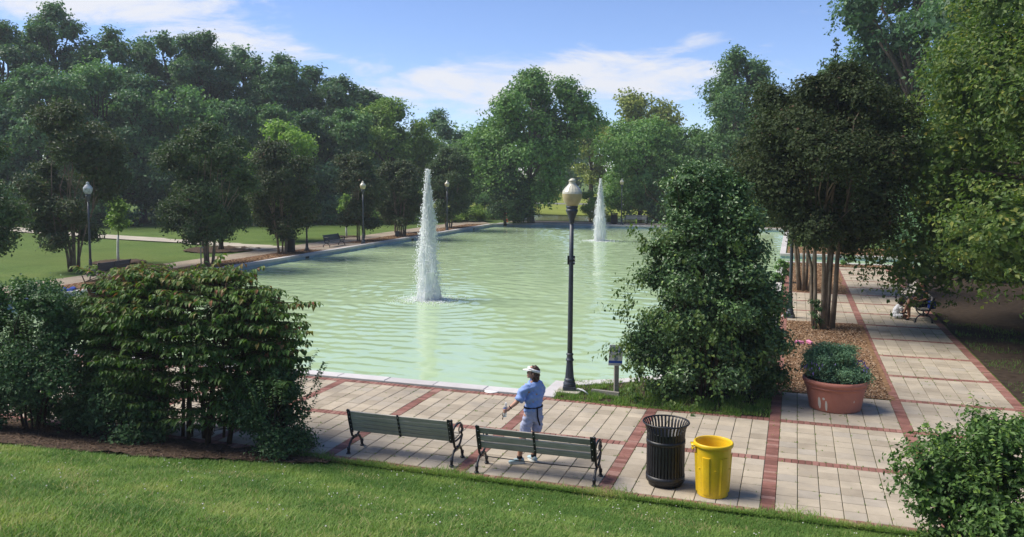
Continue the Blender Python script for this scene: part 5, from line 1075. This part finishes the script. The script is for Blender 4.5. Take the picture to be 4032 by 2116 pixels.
def woman():
    # local frame: x = to the right of the picture, y = away from the lens, z up
    root = empty('person', (5.47, -3.74, .003), YAW); tag(root, 'woman in blue shirt, pale shorts and white visor holding a water bottle', 'person')
    yw = R(38)     # turned so that the back faces the lens
    leg = lambda hx, hy, kx, ky, ax, ay: [('t', [(hx, hy, .80), ((hx+kx)/2, (hy+ky)/2, .64), (kx, ky, .46), ((kx*.6+ax*.4)-.004, ky*.6+ay*.4-.012, .33), (ax, ay, .12), (ax, ay, .04)], [.088, .075, .056, .058, .037, .042], 14)]
    L_, R_ = leg(.035, -.03, -.06, -.05, -.115, -.05), leg(.165, .05, .145, .06, .115, .04)
    hand = (-.345, -.16, .895)
    arm = [('t', [(.0, -.05, 1.29), (-.07, -.10, 1.17), (-.125, -.13, 1.075), (-.20, -.145, 1.005), (-.275, -.155, .945)], [.048, .046, .040, .037, .026], 12)]
    palm = [('t', [(-.27, -.155, .948), (-.30, -.158, .925), (-.335, -.16, .905)], [.026, .033, .028], 10)]
    fing = []
    for i, (dz, ln) in enumerate(((.026, .062), (.008, .070), (-.010, .066), (-.026, .054))):
        b0 = Vector((-.33, -.175, .905+dz)); fing.append(('t', [b0, b0+Vector((-.022, -.016, -.006)), b0+Vector((-.046, -.004, -.008)), b0+Vector((-.052, .022, -.006))], [.0095, .009, .0085, .007], 8))
    fing.append(('t', [(-.30, -.135, .925), (-.322, -.118, .934), (-.35, -.112, .93), (-.372, -.122, .922)], [.011, .010, .009, .007], 8))
    arm2 = [('t', [(.215, .10, 1.29), (.24, .20, 1.16), (.22, .24, 1.05), (.12, .30, 1.02), (.03, .31, 1.03)], [.046, .044, .038, .034, .026], 12), ('e', (-.02, .31, 1.035), (.045, .03, .035))]
    torso = [('l', [(.10, .01, .76, .15, .10, yw), (.10, .01, .88, .145, .10, yw), (.105, .01, 1.0, .135, .095, yw), (.11, .01, 1.15, .155, .10, yw), (.11, .02, 1.27, .165, .085, yw), (.115, .025, 1.33, .10, .06, yw), (.12, .03, 1.37, .055, .05, yw), (.118, .02, 1.43, .052, .052, yw)])]
    hd = (.095, .02, 1.485)
    head = [('e', hd, (.088, .072, .105)), ('e', (.052, .02, 1.438), (.050, .052, .052)), ('e', (.010, .02, 1.475), (.016, .012, .022)), ('e', (.012, .02, 1.436), (.014, .024, .013)), ('e', (.022, .02, 1.405), (.022, .026, .018)), ('e', (.098, -.054, 1.472), (.020, .012, .032)), ('e', (.098, .094, 1.472), (.020, .012, .032)), ('e', (.018, -.020, 1.497), (.016, .018, .010)), ('e', (.018, .060, 1.497), (.016, .018, .010))]
    blob('body', L_+R_+arm+palm+fing+arm2+torso+head, 'skin', root, .0065, 3)
    for y in (-.017, .057): MB().ell((.012, y, 1.487), (.006, .010, .006), 10, 6).build('eye', 'sock', root, True)
    MB().ell((.002, .02, 1.430), (.006, .020, .006), 10, 6).build('mouth', 'pink', root, True)
    hair = [('e', (.118, .02, 1.50), (.090, .088, .098)), ('e', (.145, .02, 1.42), (.066, .086, .088)), ('e', (.118, -.035, 1.405), (.050, .040, .070)), ('e', (.118, .075, 1.405), (.050, .040, .070)), ('e', (.15, .02, 1.365), (.05, .075, .045))]
    blob('hair', hair, 'hair', root, .007, 3, (.0030, 5, .03))
    shirt = [('l', [(.105, .012, .865, .168, .118, yw), (.105, .012, .93, .160, .114, yw), (.108, .012, 1.05, .158, .113, yw), (.11, .015, 1.17, .172, .115, yw), (.112, .02, 1.26, .182, .102, yw), (.115, .025, 1.315, .148, .085, yw), (.118, .03, 1.352, .082, .068, yw), (.12, .03, 1.37, .062, .058, yw)]),
             ('t', [(.02, -.045, 1.285), (-.055, -.09, 1.19), (-.105, -.122, 1.105), (-.135, -.135, 1.06)], [.070, .071, .069, .068], 16), ('t', [(.20, .09, 1.285), (.24, .19, 1.17), (.225, .235, 1.07)], [.066, .066, .06], 14)]
    sh = blob('shirt', shirt, 'shirt', root, .0075, 4, (.0068, 15, .07))
    MB().tube([(-.100, -.119, 1.113), (-.140, -.137, 1.050)], [.074, .074], 18).build('cuff', 'shirt', sh, True)
    MB().lathe([(.066, 0), (.072, .03), (.062, .035), (.056, 0)], 24, c=(.12, .03, 1.352)).build('collar', 'shirt', sh, True)
    so = blob('shorts', [('l', [(.10, .012, .70, .158, .125, yw), (.102, .012, .80, .168, .125, yw), (.105, .012, .90, .158, .112, yw)]), ('t', [(.032, -.03, .76), (-.012, -.04, .62), (-.035, -.045, .505)], [.098, .094, .092], 18), ('t', [(.172, .045, .76), (.168, .05, .62), (.162, .055, .515)], [.094, .090, .086], 18)], 'shorts', root, .0075, 3, (.0042, 25, .06))
    m = MB(); m.loft([[Vector((.105+math.cos(yw)*q*.172*math.cos(t)-math.sin(yw)*q*.122*math.sin(t), .012+math.sin(yw)*q*.172*math.cos(t)+math.cos(yw)*q*.122*math.sin(t), z)) for t in np.linspace(0, 6.283, 33)[:-1]] for q, z in ((1.0, .915), (1.03, .917), (1.03, .936), (1.0, .938))]); m.build('belt', 'strap', root, True)
    m = MB(); m.loft([[Vector((x-.013, y, z)), Vector((x+.013, y, z)), Vector((x+.013, y+.004, z)), Vector((x-.013, y+.004, z))] for x, y, z in ((.165, -.102, .93), (.167, -.120, .86), (.17, -.122, .79), (.185, -.112, .72), (.205, -.098, .66), (.208, -.095, .64))]); m.build('strap_end', 'strap', root)
    # visor
    v = MB(); rg = []
    for t in np.linspace(0, 6.283, 29)[:-1]: rg.append(t)
    rings = []
    for (q, dz) in ((1.0, -.020), (1.05, -.018), (1.06, .018), (1.0, .022)):
        rings.append([Vector((.112+q*.098*math.cos(t), .02+q*.093*math.sin(t), 1.522+dz-.032*math.cos(t))) for t in rg])
    v.loft(rings); v.build('visor_band', 'visor', root, True)
    br = MB(); top, bot = [], []
    for a in np.linspace(R(112), R(248), 13):
        top.append([Vector((.112+.098*math.cos(a), .02+.095*math.sin(a), 1.535)), Vector((.112+(.098+.085*math.sin((a-R(112))/R(136)*math.pi)**.6)*math.cos(a), .02+.098*math.sin(a), 1.533-.008*abs(math.sin(a)))),])
    vs = []; fs = []
    for (i_, o_) in top: vs += [i_, o_, i_-Vector((0, 0, .008)), o_-Vector((0, 0, .007))]
    for i in range(12): b = i*4; fs += [(b, b+1, b+5, b+4), (b+2, b+6, b+7, b+3), (b+1, b+3, b+7, b+5), (b, b+4, b+6, b+2)]
    br.add(vs, fs); br.build('visor_brim', 'visor', root, True)
    lg = MB()
    for k in range(2):
        x = .028+k*.024
        for q in (0, .013): lg.box((x+q, -.0785+.0*k+.004*(x > .05), 1.545), (.004, .004, .016))
        lg.box((x+.0065, -.0785, 1.545), (.013, .004, .004))
    lg.build('emblem', 'strap', root)
    for (ax, ay, rz, nm) in ((-.115, -.05, R(98), 'shoe'), (.115, .04, R(28), 'shoe')):
        rings = []
        for yy, w, h in ((-.075, .022, .045), (-.06, .036, .075), (-.01, .038, .085), (.05, .040, .068), (.11, .045, .05), (.155, .040, .04), (.18, .020, .026)):
            rings.append([Vector((w*math.cos(t), yy, .03+max(-.012, h*.5*(1+math.sin(t))-.012))) for t in np.linspace(0, 6.283, 17)[:-1]])
        m = MB().loft(rings); s = m.build('shoe', 'shoe', root, True); s.location = (ax, ay, 0); s.rotation_euler = (0, 0, rz)
        m = MB(); out = [(.024*math.cos(t)*1.9, .045+.135*math.sin(t)) for t in np.linspace(0, 6.283, 25)[:-1]]; m.loft([[Vector((x, y, z)) for x, y in out] for z in (.0, .032)]); m.build('sole', 'sole', s)
        MB().tube([(ax, ay, .085), (ax, ay, .125)], [.046, .042], 14).build('sock', 'sock', root, True)
    MB().tube([(-.262, -.153, .957), (-.272, -.1545, .948)], [.034, .034], 14).build('wristwatch', 'strap', root, True)
    # what she holds
    Mw = Matrix.Rotation(YAW, 4, 'Z'); p = Vector((5.47, -3.74, .003))+(Mw @ Vector((-.362, -.148, .80)))
    bt = empty('water_bottle', p, YAW); bt.rotation_euler = (R(2), R(6), YAW); tag(bt, 'clear plastic water bottle held by the woman', 'bottle')
    MB().lathe([(.028, 0), (.033, .008), (.033, .05), (.030, .06), (.033, .07), (.033, .15), (.026, .175), (.014, .192), (.013, .21)], 20).build('bottle_body', 'bottle', bt, True); MB().lathe([(.0335, .095), (.0335, .145)], 20, cap0=False, cap1=False).build('label', 'sign_blue', bt, True); MB().lathe([(.016, .205), (.016, .225)], 14).build('cap', 'white_plastic', bt)
    p2 = Vector((5.47, -3.74, .003))+(Mw @ Vector((-.392, -.17, .86))); sg = empty('sunglasses', p2, YAW); tag(sg, 'brown sunglasses dangling from the hand of the woman', 'sunglasses')
    M['lens'] = simple('brown lens', (.05, .02, .01), .15, .6, .1)
    for z in (-.03, -.085): MB().ell((0, 0, z), (.008, .022, .024), 12, 8).build('lens', 'lens', sg, True)
    MB().tube([(0, .02, -.02), (.02, .03, .02), (.04, .02, .05)], .0035, 6).build('temple', 'lens', sg, True); MB().tube([(0, -.02, -.09), (.03, -.01, -.03), (.045, .0, .04)], .0035, 6).build('temple', 'lens', sg, True)
woman()
def sitters():
    # child sitting on the paving, bent forward, facing right
    root = empty('person', (12.78, 13.5, .003), YAW); tag(root, 'child in white shirt and shorts sitting on the path, bent forward', 'person')
    blob('body', [('t', [(-.02, 0, .10), (-.02, .02, .24), (.06, .02, .38), (.10, .02, .44)], [.10, .095, .085, .045], 14), ('e', (.16, .02, .53), (.095, .085, .105)), ('e', (.245, .02, .50), (.02, .02, .02)), ('t', [(-.03, -.07, .08), (.14, -.16, .10), (.27, -.12, .07)], [.075, .062, .05]), ('t', [(.27, -.12, .07), (.30, .02, .05), (.26, .10, .04)], [.048, .04, .03]), ('t', [(-.03, .08, .08), (.14, .18, .10), (.27, .12, .06)], [.075, .06, .048]),
                  ('t', [(.06, -.09, .36), (.14, -.13, .24), (.27, -.08, .17)], [.042, .036, .026]), ('t', [(.06, .12, .36), (.15, .15, .24), (.28, .08, .17)], [.042, .036, .026]), ('e', (.30, -.07, .165), (.035, .02, .02)), ('e', (.31, .07, .165), (.035, .02, .02))], 'skin_dark', root, .010, 3)
    blob('hair', [('e', (.145, .02, .56), (.118, .105, .105)), ('e', (.10, .02, .52), (.09, .09, .09))], 'hair_dark', root, .009, 2, (.007, 3, .04))
    blob('shirt', [('t', [(-.04, .01, .13), (-.03, .02, .25), (.05, .02, .37), (.085, .02, .42)], [.118, .112, .105, .07], 16), ('t', [(.06, -.085, .36), (.11, -.12, .28)], [.06, .058]), ('t', [(.06, .115, .36), (.11, .14, .28)], [.06, .058])], 'visor', root, .009, 3, (.004, 8, .06))
    blob('shorts', [('t', [(-.04, -.06, .085), (.11, -.15, .10)], [.092, .082]), ('t', [(-.04, .07, .085), (.11, .17, .10)], [.092, .082]), ('e', (-.04, 0, .09), (.12, .13, .09))], 'visor', root, .009, 3)
    # adult on the bench, legs crossed, facing left
    root = empty('person', (13.42, 13.45, .42), YAW); tag(root, 'person in dark top sitting cross legged on the right hand bench', 'person')
    blob('body', [('l', [(.10, 0, -.02, .14, .16, 0), (.12, 0, .15, .11, .15, 0), (.13, 0, .35, .12, .18, 0), (.13, 0, .50, .09, .16, 0), (.12, 0, .56, .055, .055, 0), (.11, 0, .62, .05, .05, 0)]), ('e', (.08, 0, .73), (.09, .075, .115)), ('e', (-.012, 0, .72), (.018, .013, .02)),
                  ('t', [(.08, -.09, .04), (-.15, -.10, .08), (-.36, -.08, .10), (-.38, -.08, -.10), (-.36, -.08, -.34)], [.088, .08, .062, .055, .04]), ('t', [(.08, .09, .05), (-.14, .03, .16), (-.36, -.06, .22), (-.46, -.10, .03), (-.55, -.13, -.16)], [.088, .08, .064, .055, .038]), ('t', [(-.36, -.08, -.36), (-.46, -.08, -.40)], [.04, .03]), ('t', [(-.55, -.13, -.17), (-.64, -.15, -.19)], [.038, .028]),
                  ('t', [(.14, -.18, .48), (.10, -.22, .28), (-.08, -.16, .20)], [.045, .04, .028]), ('t', [(.14, .18, .48), (.08, .22, .28), (-.08, .10, .26)], [.045, .04, .028]), ('e', (-.12, -.14, .20), (.05, .025, .03)), ('e', (-.12, .09, .26), (.05, .025, .03))], 'skin_tan', root, .011, 3)
    blob('top', [('l', [(.11, 0, .0, .155, .175, 0), (.12, 0, .15, .13, .17, 0), (.13, 0, .35, .14, .195, 0), (.13, 0, .50, .11, .18, 0), (.12, 0, .545, .07, .08, 0)])], 'black_cloth', root, .010, 3, (.004, 9, .07))
    blob('shorts', [('l', [(.10, 0, -.02, .155, .17, 0), (.11, 0, .12, .14, .17, 0)]), ('t', [(.08, -.09, .04), (-.10, -.10, .07)], [.10, .098]), ('t', [(.08, .09, .05), (-.08, .045, .13)], [.10, .098])], 'black_cloth', root, .010, 2)
    blob('hair', [('e', (.105, 0, .76), (.095, .09, .105)), ('e', (.15, 0, .66), (.06, .08, .10))], 'hair_dark', root, .010, 2, (.005, 4, .05))
    for x, y, z in ((-.42, -.08, -.395), (-.61, -.145, -.195)): MB().ell((x, y, z), (.10, .042, .028), 12, 8).build('shoe', 'black_cloth', root, True)
    r = empty('bag', (13.72, 13.0, .43), YAW+.2); tag(r, 'blue bag standing on the bench beside the seated person', 'bag')
    MB().box((0, 0, .13), (.22, .15, .26)).build('bag_body', 'blue_cloth', r, bevel=.03); MB().tube([(-.07, 0, .25), (-.05, 0, .35), (.05, 0, .35), (.07, 0, .25)], .01, 6).build('bag_handle', 'strap', r, True)
sitters()

# ------------------------------------------------------------------ air
def haze():
    m = MB().box((-20, 70, 12.4), (420, 240, 28.8)); o = m.build('haze', None); t = NT('haze air'); v = t.n('ShaderNodeVolumePrincipled'); v.inputs['Color'].default_value = (.86, .93, 1, 1); v.inputs['Density'].default_value = HAZE
    v.inputs['Anisotropy'].default_value = .2; t.l(v.outputs[0], t.out.inputs['Volume']); o.data.materials.append(t.m); tag(o, 'thin bluish summer haze filling the park', kind='stuff')
haze()
